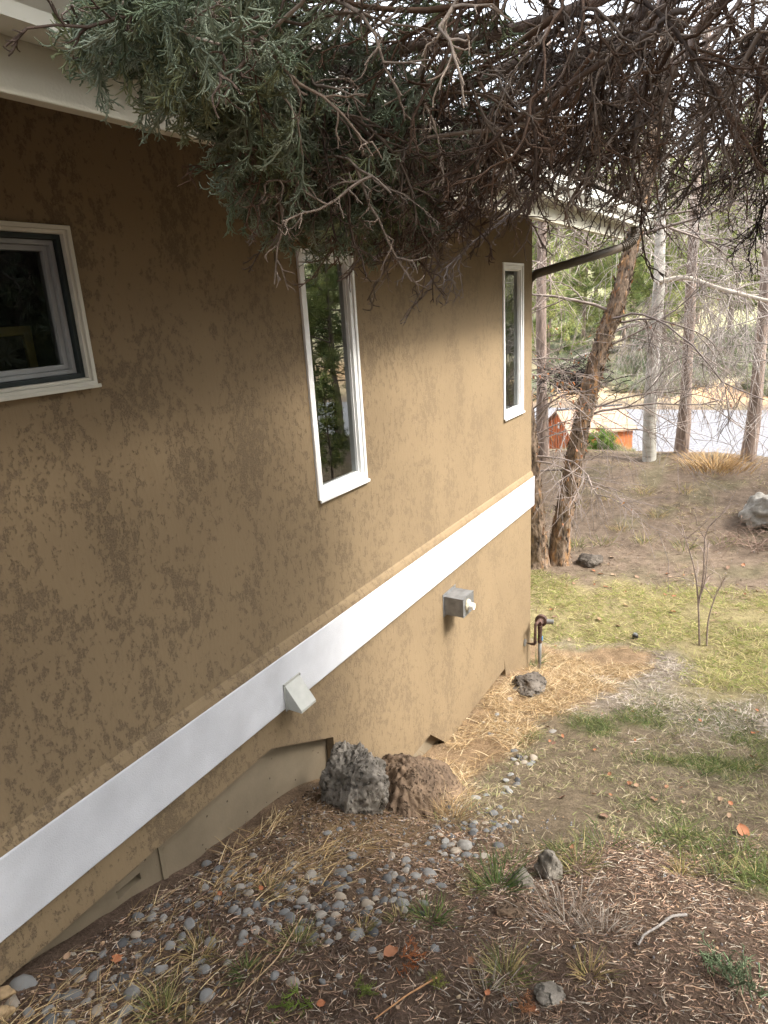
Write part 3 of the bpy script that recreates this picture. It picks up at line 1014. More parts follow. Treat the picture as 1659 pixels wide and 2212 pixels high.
# crumbs of gravel, one uncountable mass
def crumbs(name, n, fn, smin, smax, cols, label, cat):
    pts = fn(n)
    v0, f0 = ico(1)
    r = rng
    m = len(pts)
    s = smin + (smax - smin) * r.beta(1.2, 3.5, m)
    sc3 = s[:, None] * r.uniform(.5, 1.1, (m, 3))
    V = pts[:, None] + v0[None] * sc3[:, None] * (1 + .25 * r.normal(size=(m, len(v0), 1)))
    Q = (f0[None] + (np.arange(m) * len(v0))[:, None, None]).reshape(-1, 3)
    ci = np.array(cols)[r.integers(len(cols), size=m)] * r.uniform(.7, 1.3, (m, 1))
    tag(link(name, fmesh(name, V.reshape(-1, 3), Q, M['tint'], False, np.repeat(ci, len(v0), 0))), label, cat, kind='stuff')
def zsample(n, x0, x1, y0, y1, wfun, lift=0.0):
    out = []
    got = 0
    while got < n:
        x = rng.uniform(x0, x1, n * 2)
        y = rng.uniform(y0, y1, n * 2)
        k = rng.uniform(0, 1, n * 2) < wfun(x, y)
        x, y = x[k], y[k]
        out.append(np.c_[x, y, terr(x, y) + lift])
        got += len(x)
        if len(x) == 0:
            break
    return np.concatenate(out)[:n]
crumbs('gravel', 4200, lambda n: zsample(n, .02, 2.7, .6, 3.0, lambda x, y: np.clip(.25 + .6 * np.exp(-((x - .55) / .5) ** 2), 0, 1) * (y < 2.9), .002), .0025, .011,
       [(.2, .2, .2), (.26, .22, .17), (.35, .27, .17), (.13, .12, .12), (.30, .2, .12)], 'fine gravel and crumbs strewn over the near soil', 'gravel')
crumbs('gravel', 900, lambda n: zsample(n, -3, 3.2, 8.6, 13, lambda x, y: .5 + 0 * x, .003), .006, .022,
       [(.34, .3, .26), (.25, .2, .16), (.2, .16, .12)], 'small stones scattered over the dirt mound', 'gravel')

# ------------------------------------------------------------------ needles, leaves and grass
def blades(name, pts, lmin, lmax, width, lean, cols, label, cat, mat='tint', n=4, flat=0.0, bend=.5, grow=None):
    m = len(pts)
    a = rng.uniform(0, 2 * np.pi, m)
    if grow is not None:
        a = np.where(rng.uniform(size=m) < .7, grow + rng.normal(size=m) * .7, a)
    up = np.clip(rng.normal(1 - flat, .25, m), .02, None)
    d = np.stack([np.cos(a) * lean, np.sin(a) * lean, up], -1)
    d /= np.linalg.norm(d, axis=1, keepdims=True)
    ln = rng.uniform(lmin, lmax, m)
    bd = np.stack([np.cos(a), np.sin(a), -np.full(m, .6)], -1) * (bend * rng.uniform(.2, 1, m))[:, None]
    ci = np.array(cols)[rng.integers(len(cols), size=m)] * rng.uniform(.65, 1.3, (m, 1))
    V, Q, T = ribbons(pts, d, ln, np.full(m, width) * rng.uniform(.6, 1.3, m), bd, n, ci)
    o = link(name, fmesh(name, V, Q, M[mat], True, T))
    return tag(o, label, cat, kind='stuff')
def needles(name, pts, lmin, lmax, width, cols, label, cat, curl=.5):
    """Bits lying on the ground."""
    m = len(pts)
    a = rng.uniform(0, 2 * np.pi, m)
    d = np.stack([np.cos(a), np.sin(a), rng.normal(.03, .13, m)], -1)
    e = .08
    gxn = (terr(pts[:, 0] + e, pts[:, 1]) - terr(pts[:, 0] - e, pts[:, 1])) / (2 * e)
    gyn = (terr(pts[:, 0], pts[:, 1] + e) - terr(pts[:, 0], pts[:, 1] - e)) / (2 * e)
    d[:, 2] += d[:, 0] * gxn + d[:, 1] * gyn
    d /= np.linalg.norm(d, axis=1, keepdims=True)
    ln = rng.uniform(lmin, lmax, m)
    bd = np.stack([-np.sin(a), np.cos(a), rng.normal(.0, .15, m)], -1) * (curl * rng.normal(size=m))[:, None]
    ci = np.array(cols)[rng.integers(len(cols), size=m)] * rng.uniform(.6, 1.35, (m, 1))
    V, Q, T = ribbons(pts, d, ln, np.full(m, width) * rng.uniform(.6, 1.4, m), bd, 5, ci)
    tag(link(name, fmesh(name, V, Q, M['tint'], True, T)), label, cat, kind='stuff')
lit = lambda x, y: np.clip(zones(x, y)['litter'], 0, 1) * (x > .03)
needles('needle_litter', zsample(44000, .02, 3.0, .35, 3.3, lambda x, y: lit(x, y) * np.clip(.35 + .5 * sstep(.4, 1.6, x) + .35 * n2(x, y, 3, 41.), .05, 1), .004), .012, .05, .0024,
        [(.43, .285, .19), (.35, .22, .15), (.50, .38, .28), (.27, .175, .13), (.17, .12, .095), (.48, .42, .34), (.12, .085, .07)], 'curled orange brown juniper needle litter over the near ground', 'needle litter')
needles('bark_chips', zsample(5000, .0, 2.2, .4, 3.0, lambda x, y: lit(x, y) * np.clip(1.1 - x * .8, .15, 1), .003), .006, .022, .006,
        [(.05, .033, .025), (.09, .055, .04), (.16, .10, .065), (.22, .15, .1)], 'dark bark chips and crumbs along the foundation', 'bark chips', .2)
def zw(key, lo=0., n_s=3.0, seed=51.):
    def f(x, y):
        return np.clip(zones(x, y)[key] * (lo + (1 - lo) * np.clip(.55 + .9 * n2(x, y, n_s, seed), 0, 1)), 0, 1) * ((x > .02) | (y > 5.95))
    return f
straw = [(.46, .34, .19), (.38, .26, .13), (.54, .43, .27), (.31, .21, .11)]
blades('golden_grass', zsample(14000, .01, 1.15, 2.5, 6.3, zw('gold', .03, 3.5), -.005), .05, .13, .0032, .9, straw, 'matted golden dry grass along the foot of the wall', 'dry grass', bend=.9, flat=.5)
blades('dry_grass', zsample(2000, .03, .9, .5, 2.0, lambda x, y: lit(x, y) * np.clip(1.25 - x * 1.3, 0, 1) * np.clip(.5 + 1.2 * n2(x, y, 4, 57.), 0, 1), -.003), .04, .13, .0026, 1.2,
       [(.48, .35, .17), (.38, .26, .12), (.55, .44, .25), (.3, .2, .1)], 'long dry straw fallen along the wall at lower left', 'dry grass', bend=.7, flat=.75, grow=.9)
blades('mixed_turf', zsample(15000, .5, 3.4, 2.4, 6.0, zw('mid', .02, 2.6), -.004), .02, .055, .0030, .9,
       [(.36, .29, .18), (.43, .37, .25), (.29, .23, .14), (.19, .21, .08), (.27, .26, .12)], 'thin tan and green turf in the middle of the yard', 'grass', bend=.7, flat=.4)
blades('green_turf', zsample(8500, .5, 3.4, 2.4, 6.2, lambda x, y: np.clip((zones(x, y)['mid'] + .25 * zones(x, y)['pale']) * np.clip(-.15 + 1.3 * n2(x, y, 2.2, 23., 4), 0, 1), 0, 1), -.004), .04, .09, .0034, .6,
       [(.12, .17, .05), (.17, .21, .07), (.09, .13, .05), (.28, .27, .11)], 'patches of green grass blades through the thin turf', 'grass', mat='leaf', bend=.5, flat=.2)
blades('pale_grass', zsample(19000, .4, 4.0, 4.2, 6.7, zw('pale', .3, 3.), -.006), .04, .10, .0042, 1.1,
       [(.42, .36, .30), (.36, .30, .24), (.50, .44, .38), (.31, .25, .18), (.3, .28, .16)], 'bleached pale dead grass lying in swirls', 'dead grass', bend=1.0, flat=.65)
blades('lawn_grass', zsample(26000, -2.5, 5.0, 5.8, 9.4, zw('green', .04, 2.2), -.006), .05, .12, .0055, .8,
       [(.36, .37, .12), (.46, .42, .18), (.54, .47, .24), (.30, .34, .09), (.22, .28, .07), (.50, .44, .21), (.42, .34, .18)], 'yellow green lawn grass beyond the house corner', 'grass', mat='leaf', bend=.7, flat=.3)
blades('mound_grass', zsample(2600, -4, 6, 8.6, 13.2, lambda x, y: zones(x, y)['mound'] * np.clip(-.25 + 1.4 * n2(x, y, 2.0, 61.), 0, 1), -.004), .06, .15, .006, .9,
       [(.44, .35, .19), (.36, .27, .15), (.5, .42, .24), (.28, .28, .12)], 'sparse straw wisps over the brown dirt mound', 'dry grass', bend=.8, flat=.4)
needles('twig_litter', zsample(4200, -4, 5, 6.5, 13.2, lambda x, y: .5 + .5 * zones(x, y)['mound'], .006), .05, .17, .005,
        [(.33, .23, .15), (.22, .14, .09), (.40, .32, .22), (.15, .1, .07)], 'twigs and pine straw scattered on the mound', 'twig litter')

# single tufts and sprigs one can point at
def tuft(px, py, n, ln, w, cols, spread, name, label, cat, group=None, mat='leaf', lean=.55, flat=.0, bend=.6):
    p = gnd(px, py)
    p[2] = gz(p[0], p[1])
    base = np.c_[rng.normal(size=n) * spread, rng.normal(size=n) * spread, np.full(n, -.008)]
    a = np.arctan2(base[:, 1], base[:, 0]) + rng.normal(size=n) * .5
    d = np.stack([np.cos(a) * lean, np.sin(a) * lean, np.clip(rng.normal(1 - flat, .2, n), .05, None)], -1)
    d /= np.linalg.norm(d, axis=1, keepdims=True)
    bd = np.stack([np.cos(a), np.sin(a), -np.full(n, .5)], -1) * (bend * rng.uniform(.2, 1, n))[:, None]
    ci = np.array(cols)[rng.integers(len(cols), size=n)] * rng.uniform(.7, 1.3, (n, 1))
    V, Q, T = ribbons(base, d, rng.uniform(.55, 1, n) * ln, np.full(n, w), bd, 5, ci)
    o = link(name, fmesh(name, V, Q, M[mat], True, T))
    o.location = p
    return tag(o, label, cat, group)
GR = [(.10, .17, .05), (.14, .2, .06), (.07, .12, .045), (.22, .24, .09)]
YG = [(.20, .22, .08), (.34, .30, .13), (.13, .17, .06), (.45, .37, .18)]
ST = [(.5, .38, .2), (.42, .3, .15), (.36, .3, .12), (.2, .2, .08)]
SV = [(.42, .36, .31), (.5, .45, .39), (.33, .27, .22), (.3, .22, .16)]
for a in [
    (930, 1990, 150, .085, .0028, GR, .022, 'rounded blue green tuft alone on dark litter'),
    (1075, 1915, 190, .13, .0030, GR, .035, 'dense dark green tuft left of the upright grey rock'),
    (1250, 1872, 110, .11, .0028, YG, .035, 'green tuft directly behind the upright grey rock'),
    (1105, 1865, 60, .07, .0028, GR, .03, 'short bright green tuft at the end of the pebbles'),
    (1095, 2112, 120, .11, .0026, YG, .022, 'yellow green tuft near the bottom centre right'),
    (1275, 2108, 90, .075, .0026, ST, .022, 'tan tuft right of the bottom yellow green tuft'),
    (1050, 2150, 110, .08, .0026, SV, .03, 'silvery dead tuft at the bottom centre'),
    (1230, 2000, 220, .12, .0028, SV, .06, 'wide silver grey dead grass clump on the litter'),
    (1300, 2020, 120, .10, .0028, SV, .05, 'smaller silver dead clump right of the wide one'),
    (1470, 1895, 80, .10, .0028, ST, .02, 'straw yellow tuft at the litter edge on the right'),
    (1020, 1928, 60, .06, .0026, YG, .02, 'small yellow green tuft left of the dark green one'),
    (430, 2060, 90, .10, .0026, ST, .02, 'tan and green tuft among the lower left pebbles'),
    (580, 1865 + 60, 70, .075, .0026, ST, .02, 'small straw tuft on the left side of the drift'),
    (640, 2045, 110, .075, .0026, YG, .024, 'spreading yellow tuft below the pebble drift'),
    (785, 2015, 60, .065, .0026, ST, .015, 'thin straw tuft at the lower edge of the drift'),
    (530, 2105, 90, .06, .0026, GR, .018, 'small green tuft at the bottom left of centre'),
    (860, 1985, 60, .06, .0026, YG, .016, 'pale upright tuft between drift and blue green tuft'),
    (975, 1770, 160, .13, .0030, straw, .05, 'golden tuft at the foot of the brown boulder'),
    (1640, 1900, 90, .09, .0028, YG, .04, 'yellow green tuft at the right edge of the yard'),
    (1305, 1835, 100, .10, .0028, GR, .05, 'loose green tuft right of the rock among turf'),
    (1540, 1890, 90, .08, .0028, YG, .05, 'loose green tuft at the litter edge toward the right'),
    (355, 2200, 130, .11, .0028, YG, .03, 'yellow green tuft at the very bottom left edge'),
]:
    tuft(*a[:7], 'grass_tuft', a[7], 'grass tuft')
tuft(1540, 1015, 420, .45, .008, [(.5, .33, .15), (.42, .26, .12), (.55, .4, .22)], .22, 'bunch_grass', 'orange dry bunch grass clump on the mound crest', 'grass clump', mat='tint')
tuft(1155, 1440, 70, .20, .004, GR, .03, 'grass_tuft', 'tall green tuft behind the gas riser pipe', 'grass tuft')
for px, py, n, lab in [(1390, 1175, 60, 'green tinged tuft at the lawn edge under the white birch'), (1300, 1180, 50, 'tuft just right of the rock by the birch foot'), (1245, 1180, 60, 'tuft touching the foot of the leaning birch stem'),
                       (1480, 1185, 50, 'tuft at the lawn edge left of the sapling tips'), (1560, 1180, 40, 'tuft at the lawn edge right of the sapling tips'), (1340, 1150, 50, 'straw tuft low on the mound between birch and sapling'),
                       (1420, 1120, 40, 'straw tuft halfway up the mound left of the sapling'), (1250, 1100, 40, 'straw tuft on the mound right beside the leaning stem'), (1390, 1070, 40, 'straw tuft high on the mound below the white birch'),
                       (1480, 1065, 40, 'straw tuft high on the mound below the bunch grass'), (1310, 1080, 35, 'straw tuft high on the mound below the green shrub')]:
    tuft(px, py, n, .20, .007, YG if py > 1160 else ST, .07, 'grass_tuft', lab, 'grass tuft', 'tufts on the mound')

# fallen leaves
def leaf_mesh(k):
    r = np.random.default_rng(300 + k)
    n = 7
    t = np.linspace(0, 1, n)
    wv = np.sin(t * np.pi) ** .7 * .36 * (1 + .35 * np.sin(t * 19 + k)) + .01
    zc = .25 * np.sin(t * 2.6 + k) * .4
    V = []
    for i in range(n):
        V += [(t[i] - .5, wv[i], zc[i] + .16 * r.uniform(.3, 1.2)), (t[i] - .5, 0, zc[i]), (t[i] - .5, -wv[i], zc[i] + .16 * r.uniform(.3, 1.2))]
    Q = []
    for i in range(n - 1):
        for j in (0, 1):
            a = i * 3 + j
            Q.append((a, a + 1, a + 4, a + 3))
    return V, Q
LM = []
def mat_leaflitter():
    m, nt, b = newmat('dead_leaf')
    oi = N(nt, 'ObjectInfo')
    r = ramp(nt, oi.outputs['Random'], [(0, (.34, .12, .05)), (.35, (.25, .13, .07)), (.65, (.36, .25, .16)), (1, (.17, .09, .06))])
    L(nt, r.outputs[0], b.inputs['Base Color'])
    b.inputs['Roughness'].default_value = .8
    return m
LMAT = mat_leaflitter()
for k in range(5):
    V, Q = leaf_mesh(k)
    LM.append(fmesh('fallen_leaf', V, Q, LMAT, True))
def leaf(p, s, label, group):
    o = link('fallen_leaf', LM[int(rng.integers(5))])
    o.location = (p[0], p[1], gz(p[0], p[1]) + .012)
    o.scale = (s, s, s)
    o.rotation_euler = (rng.normal() * .35, rng.normal() * .35, rng.uniform(0, 6.28))
    tag(o, label, 'leaf', group)
for px, py, s, lab in [(1605, 1800, .075, 'large tan curled leaf lying at the right edge'), (1305, 1768, .05, 'orange curled leaf standing in turf at the centre right'),
                       (255, 2085, .045, 'bright orange leaf between lower left pebbles'), (845, 2068, .055, 'pinkish curled leaf on dark litter'),
                       (1215, 1725, .045, 'rust leaf right of the stones in golden grass')]:
    leaf(gnd(px, py), s, lab, None)
for k in range(46):
    leaf(gnd(rng.uniform(1180, 1650), 1500 + 380 * rng.beta(1.2, 1.5)), rng.uniform(.018, .04), 'small orange brown leaf strewn on the thin turf', 'leaves on the turf')
for k in range(48):
    p = gnd(rng.uniform(1165, 1640), 1205 + 200 * rng.beta(1, 1.6))
    leaf(p, rng.uniform(.035, .07), 'orange brown leaf strewn on the far lawn', 'leaves on the far lawn')
for k in range(26):
    leaf(gnd(rng.uniform(80, 1300), rng.uniform(1880, 2200)), rng.uniform(.014, .028), 'small rusty leaf on the near litter', 'leaves on the near litter')

# the bleached stick at lower right, and thin stems lying on the litter
def stick(name, pix, rad, col, label, lift=.012):
    P = []
    for px, py in pix:
        q = gnd(px, py)
        P.append((q[0], q[1], gz(q[0], q[1]) + lift))
    P = np.array(P)
    t = np.linspace(0, len(P) - 1, 14)
    pts = np.stack([np.interp(t, range(len(P)), P[:, k]) for k in range(3)], -1)
    V, Q = tubes([(pts - pts[0], np.linspace(rad, rad * .6, 14))], 7)
    o = link(name, fmesh(name, V, Q, simple(name + '_bark', col, .8, var=.15, scale=40), True))
    o.location = pts[0]
    return tag(o, label, 'stick')
stick('stick', [(1482, 1985), (1450, 1985), (1425, 2005), (1390, 2028), (1378, 2050)], .0055, (.2, .18, .165), 'bleached grey crooked stick on the needle litter')
stick('dry_stem', [(655, 1995), (600, 2090), (500, 2190)], .0025, (.4, .28, .16), 'long thin dry stem crossing the bottom left litter', .03)
stick('dry_stem', [(945, 2130), (880, 2165), (810, 2215)], .003, (.42, .22, .1), 'reddish dry stem at the bottom edge near the centre', .02)
stick('dry_stem', [(1585, 2110), (1600, 2160), (1622, 2215)], .0025, (.42, .3, .2), 'short pale stem at the bottom right', .02)
# sprinkler in the far lawn
p = gnd(1372, 1380)
sp = thing('sprinkler', (p[0], p[1], gz(p[0], p[1])), 'small black sprinkler head with pale cap in the lawn', 'sprinkler')
b = MB(); b.tube([p + (0, 0, -.1), p + (0, 0, .05), p + (0, 0, .055)], [.03, .03, .026], 14); b.build('body', M['black'], sp)
b = MB(); b.tube([p + (0, 0, .0555), p + (0, 0, .066)], [.024, .02], 14); b.build('cap', M['steel'], sp)

# ------------------------------------------------------------------ foliage templates
def basis(d, roll):
    """Rotation matrices (m,3,3) whose first column is d."""
    d = d / (np.linalg.norm(d, axis=1, keepdims=True) + 1e-9)
    ref = np.where(np.abs(d[:, 2:3]) < .9, np.array([[0, 0, 1.]]), np.array([[1., 0, 0]]))
    s = np.cross(ref, d); s /= np.linalg.norm(s, axis=1, keepdims=True) + 1e-9
    t = np.cross(d, s)
    c, sn = np.cos(roll)[:, None], np.sin(roll)[:, None]
    return np.stack([d, s * c + t * sn, -s * sn + t * c], -1)
def stamp(templates, pos, dirs, scale, tint, r=rng):
    """Place copies of small templates (V, Q) and merge them into one vertex/face list."""
    m = len(pos)
    which = r.integers(len(templates), size=m)
    R_ = basis(np.asarray(dirs, float), r.uniform(0, 6.28, m))
    VV, QQ, TT = [], [], []
    base = 0
    for k, (v, q) in enumerate(templates):
        i = np.nonzero(which == k)[0]
        if len(i) == 0:
            continue
        vv = np.einsum('mij,nj->mni', R_[i], v) * np.asarray(scale)[i][:, None, None] + np.asarray(pos)[i][:, None]
        VV.append(vv.reshape(-1, 3))
        QQ.append((q[None] + (np.arange(len(i)) * len(v))[:, None, None]).reshape(-1, q.shape[1]) + base)
        TT.append(np.repeat(np.asarray(tint)[i], len(v), 0))
        base += len(i) * len(v)
    return np.concatenate(VV), np.concatenate(QQ), np.concatenate(TT)
def spray_template(seed, nside, nsub, rad, wob, ang, sublen=.34, curl=0.0):
    r = np.random.default_rng(seed)
    polys = []
    main = wavy((0, 0, 0), (1, 0, 0), 1.0, 7, wob, curl, r)
    polys.append((main, np.linspace(rad, rad * .45, 7)))
    for k in range(nside):
        t = .12 + .86 * (k + r.uniform(0, .8)) / nside
        i = int(t * 6)
        p = main[i] + (main[min(i + 1, 6)] - main[i]) * (t * 6 - i)
        ax = _n(main[min(i + 1, 6)] - main[i])
        sd_ = _n(np.cross(ax, r.normal(size=3)))
        d = ax * math.cos(ang) + sd_ * math.sin(ang)
        ln = sublen * r.uniform(.6, 1.2) * (1.15 - .6 * t)
        q = wavy(p, d, ln, 5, wob * 1.1, curl, r)
        polys.append((q, np.linspace(rad * .6, rad * .32, 5)))
        for j in range(nsub):
            u = r.uniform(.25, .95)
            i2 = min(int(u * 4), 3)
            p2 = q[i2] + (q[i2 + 1] - q[i2]) * (u * 4 - i2)
            a2 = _n(q[i2 + 1] - q[i2])
            d2 = a2 * math.cos(ang) + _n(np.cross(a2, r.normal(size=3))) * math.sin(ang)
            polys.append((wavy(p2, d2, ln * r.uniform(.3, .6), 4, wob * 1.1, curl, r), np.linspace(rad * .42, rad * .25, 4)))
    return tubes(polys, 3)
DEAD = [spray_template(400 + k, 6, 2, .0155, .26, .70) for k in range(6)]
BARE = [spray_template(430 + k, 5, 2, .009, .20, .6, .45) for k in range(4)]
FROND = [spray_template(460 + k, 12, 3, .026, .24, .70, .36) for k in range(6)]

# ------------------------------------------------------------------ the overhanging juniper
cl, cdn, cfw = -RM[:, 0], -RM[:, 1], -RM[:, 2]            # picture-left, -down, -away as world directions
TR = np.array([3.45, 1.35])
jun = thing('juniper_tree', (TR[0], TR[1], gz(*TR)), 'old juniper with dead brown twigs and grey green tips hanging over the eave', 'tree')
jz = gz(*TR)
def smooth_path(P, n):
    P = np.asarray(P, float)
    t = np.linspace(0, len(P) - 1, n)
    out = np.zeros((n, 3))
    for k in range(n):                                    # Catmull-Rom
        i = min(int(t[k]), len(P) - 2)
        u = t[k] - i
        a, b_, c, d = P[max(i - 1, 0)], P[i], P[i + 1], P[min(i + 2, len(P) - 1)]
        out[k] = .5 * ((2 * b_) + (c - a) * u + (2 * a - 5 * b_ + 4 * c - d) * u ** 2 + (3 * b_ - a - 3 * c + d) * u ** 3)
    return out
offJ = ROOTLOC[jun.name]
tp = smooth_path([(TR[0], TR[1], jz - .2), (TR[0] + .05, TR[1] - .05, jz + .8), (TR[0] - .08, TR[1] + .05, .3), (TR[0] - .05, TR[1], 1.6), (TR[0] + .1, TR[1] - .1, 3.4)], 20)
V, Q = tubes([(tp - offJ, np.linspace(.17, .05, 20) * (1 + .12 * rng.normal(size=20)))], 12)
link('trunk', fmesh('trunk', V, Q, M['pinebark'], True), jun)
# limbs: points as (px, py, distance), all growing from the trunk
LIMBS = [
    ([(1700, -230, 2.3), (1380, -60, 2.0), (1050, 40, 1.75), (760, 70, 1.6), (560, 40, 1.5), (470, 60, 1.5)], .045, .45),
    ([(1720, -180, 2.4), (1400, 40, 2.15), (1100, 140, 1.9), (820, 200, 1.75), (620, 230, 1.65), (520, 290, 1.6)], .042, .52),
    ([(1720, -120, 2.5), (1380, 120, 2.3), (1120, 250, 2.1), (900, 340, 1.95), (700, 380, 1.85), (590, 415, 1.8)], .040, .52),
    ([(1750, -80, 2.6), (1420, 180, 2.5), (1180, 340, 2.35), (980, 440, 2.2), (800, 480, 2.1), (700, 520, 2.05)], .034, .72),
    ([(1800, -150, 3.0), (1520, 100, 2.9), (1300, 260, 2.8), (1150, 360, 2.7), (1020, 440, 2.65)], .034, 2),
    ([(1850, -60, 3.2), (1620, 120, 3.1), (1450, 230, 3.0), (1350, 330, 2.95)], .030, 2),
    ([(1900, 0, 3.0), (1720, 120, 2.9), (1600, 230, 2.85), (1530, 340, 2.8)], .026, 2),
    ([(1500, -330, 2.0), (1180, -160, 1.8), (880, -80, 1.65), (620, -40, 1.55), (430, -10, 1.5)], .036, .6),
    ([(1650, -260, 2.0), (1450, -70, 1.8), (1330, 40, 1.7), (1200, 130, 1.65)], .03, 2),
    ([(1750, -200, 3.4), (1400, 0, 3.3), (1050, 120, 3.2), (800, 220, 3.1), (700, 330, 3.0)], .04, .95),
    ([(1050, 300, 1.95), (860, 350, 1.9), (700, 380, 1.85), (580, 395, 1.8), (510, 390, 1.78)], .012, .3),
    ([(1080, 400, 2.1), (900, 440, 2.05), (760, 480, 2.0), (660, 505, 1.95)], .012, .25),
    ([(900, 180, 1.8), (760, 240, 1.75), (620, 290, 1.7), (520, 330, 1.7)], .012, .3),
    ([(760, 60, 1.7), (600, 110, 1.6), (480, 170, 1.55), (420, 230, 1.55)], .012, .3),
    ([(600, 30, 1.6), (450, 50, 1.55), (340, 75, 1.5), (250, 95, 1.48)], .010, .1),
    ([(520, -30, 1.55), (400, 0, 1.5), (300, 30, 1.48), (235, 50, 1.46)], .010, .1),
    ([(1850, -150, 3.6), (1600, 0, 3.6), (1250, 100, 3.6), (1000, 200, 3.6)], .04, 2),
]
dead_pos, dead_dir, dead_sc, dead_ti = [], [], [], []
gr_pos, gr_dir, gr_sc, gr_ti = [], [], [], []
limb_polys, sec_polys, sec_tint = [], [], []
DEADC = np.array([(.155, .118, .092), (.235, .185, .148), (.095, .068, .053), (.315, .255, .208), (.14, .09, .063)])
GREENC = np.array([(.24, .29, .20), (.30, .35, .25), (.18, .23, .145), (.37, .42, .31), (.26, .285, .155)])
left_w, down_w = cl, np.array([0, 0, -1.0])
NSEC = [22, 24, 26, 20, 20, 19, 18, 14, 12, 7, 26, 24, 22, 16, 24, 20, 7]
EDGE = np.array([(150, -50), (178, 110), (230, 205), (310, 235), (430, 275), (480, 390), (560, 480), (640, 540), (760, 560), (900, 585), (1000, 510), (1100, 475), (1200, 458), (1300, 465), (1380, 540), (1450, 480), (1550, 450), (1620, 480), (1800, 460)])
def hangs_ok(tip):
    c = (tip - CAM) @ RM
    px, py = W / 2 - F * c[0] / c[2], H / 2 + F * c[1] / c[2]
    return px > 172 and py < np.interp(px, EDGE[:, 0], EDGE[:, 1])
for li, (pts, rad, gfrac) in enumerate(LIMBS):
    zz = -.2 + .2 * li
    P = ([] if rad < .015 else [np.array([TR[0], TR[1], min(zz, 2.0)])]) + [at(q[0], q[1], q[2] * (.8 if gfrac < .9 else 1.0)) for q in pts]
    path = smooth_path(P, 30)
    path += .02 * np.cumsum(rng.normal(size=path.shape) * .5, 0)
    limb_polys.append((path, np.linspace(rad * .34, rad * .08, 30)))
    nsec = NSEC[li]
    for k in range(nsec):
        t = .25 + .75 * (k + rng.uniform()) / nsec
        i = min(int(t * 29), 28)
        p = path[i]
        tg = _n(path[i + 1] - path[i])
        d = _n(tg * .8 + rng.normal(size=3) * .42 + down_w * rng.uniform(.05, .55) + left_w * .15)
        ln = rng.uniform(.22, .62) * (1.2 - .45 * t)
        n = 9
        q = wavy(p, d, ln, n, .16, .05)
        for _ in range(4):
            if hangs_ok(q[-1]):
                break
            ln *= .6
            q = wavy(p, d, ln, n, .16, .02)
        cq = (q[-1] - CAM) @ RM
        tipx = W / 2 - F * cq[0] / cq[2]
        isg = gfrac < .9 and tipx < 800 + rng.normal() * 70
        if not hangs_ok(q[-1]) or (tipx < 480 and not isg):
            continue
        tn = DEADC[rng.integers(5)] * rng.uniform(.8, 1.5)
        sec_polys.append((q, np.linspace(rad * .07 + .0022, .0015, n)))
        sec_tint.append(tn)
        if isg:                                           # the living outer twigs are short and well clothed
            q = q[0] + (q - q[0]) * .7
            sec_polys[-1] = (q, np.linspace(rad * .04 + .0018, .0012, n))
            for f_ in (.6, .8, 1.0):
                e_ = q[min(int(f_ * (n - 1)), n - 2)]
                if hangs_ok(e_ + (q[-1] - q[-2]) * 2):
                    gr_pos.append(e_); gr_dir.append(q[-1] - q[-3] + rng.normal(size=3) * .02); gr_sc.append(rng.uniform(.07, .11)); gr_ti.append(GREENC[rng.integers(5)] * rng.uniform(.8, 1.35))
        for j in range(int((5 + ln * 15) * (1.6 if isg else .72))):
            u = rng.uniform(.15, 1.0)
            i2 = min(int(u * (n - 1)), n - 2)
            pp = q[i2] + (q[i2 + 1] - q[i2]) * (u * (n - 1) - i2)
            dd = _n(q[i2 + 1] - q[i2]) + rng.normal(size=3) * .55 + down_w * (.25 if isg else .45)
            if not hangs_ok(pp + _n(dd) * .12):
                continue
            if isg and (tipx < 540 or rng.uniform() < .93):
                gr_pos.append(pp); gr_dir.append(dd); gr_sc.append(rng.uniform(.05, .095)); gr_ti.append(GREENC[rng.integers(5)] * rng.uniform(.6, 1.35))
            else:
                dead_pos.append(pp); dead_dir.append(dd); dead_sc.append(rng.uniform(.10, .24)); dead_ti.append(DEADC[rng.integers(5)] * rng.uniform(.6, 1.5))
# long dead branches sweeping down from upper right to lower left
for k in range(58):
    px0, py0 = rng.uniform(960, 1780), rng.uniform(-140, 330)
    dist = rng.uniform(1.25, 2.6)
    p = at(px0, py0, dist)
    rt = sstep(1250, 1700, px0)
    d = _n(cl * (.9 - .75 * rt) + down_w * (.35 + .6 * rt) * rng.uniform(.6, 1.4) + rng.normal(size=3) * .22 + RM[:, 2] * rng.normal() * .25)
    ln = rng.uniform(.35, .8)
    q = wavy(p, d, ln, 12, .15, .02)
    for _ in range(4):
        if hangs_ok(q[-1]):
            break
        ln *= .7
        q = wavy(p, d, ln, 12, .15, .02)
    if not hangs_ok(q[-1]):
        continue
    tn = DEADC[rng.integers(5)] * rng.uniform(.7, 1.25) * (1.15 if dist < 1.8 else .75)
    sec_polys.append((q, np.linspace(rng.uniform(.0035, .0065), .0016, 12))); sec_tint.append(tn)
    for j in range(int(4 + ln * 10)):
        i2 = int(rng.uniform(.1, 1) * 10)
        dd = _n(q[i2 + 1] - q[i2]) + rng.normal(size=3) * .45 + down_w * .25
        if hangs_ok(q[i2] + _n(dd) * .15):
            dead_pos.append(q[i2]); dead_dir.append(dd); dead_sc.append(rng.uniform(.08, .19)); dead_ti.append(tn * rng.uniform(.6, 1.2))
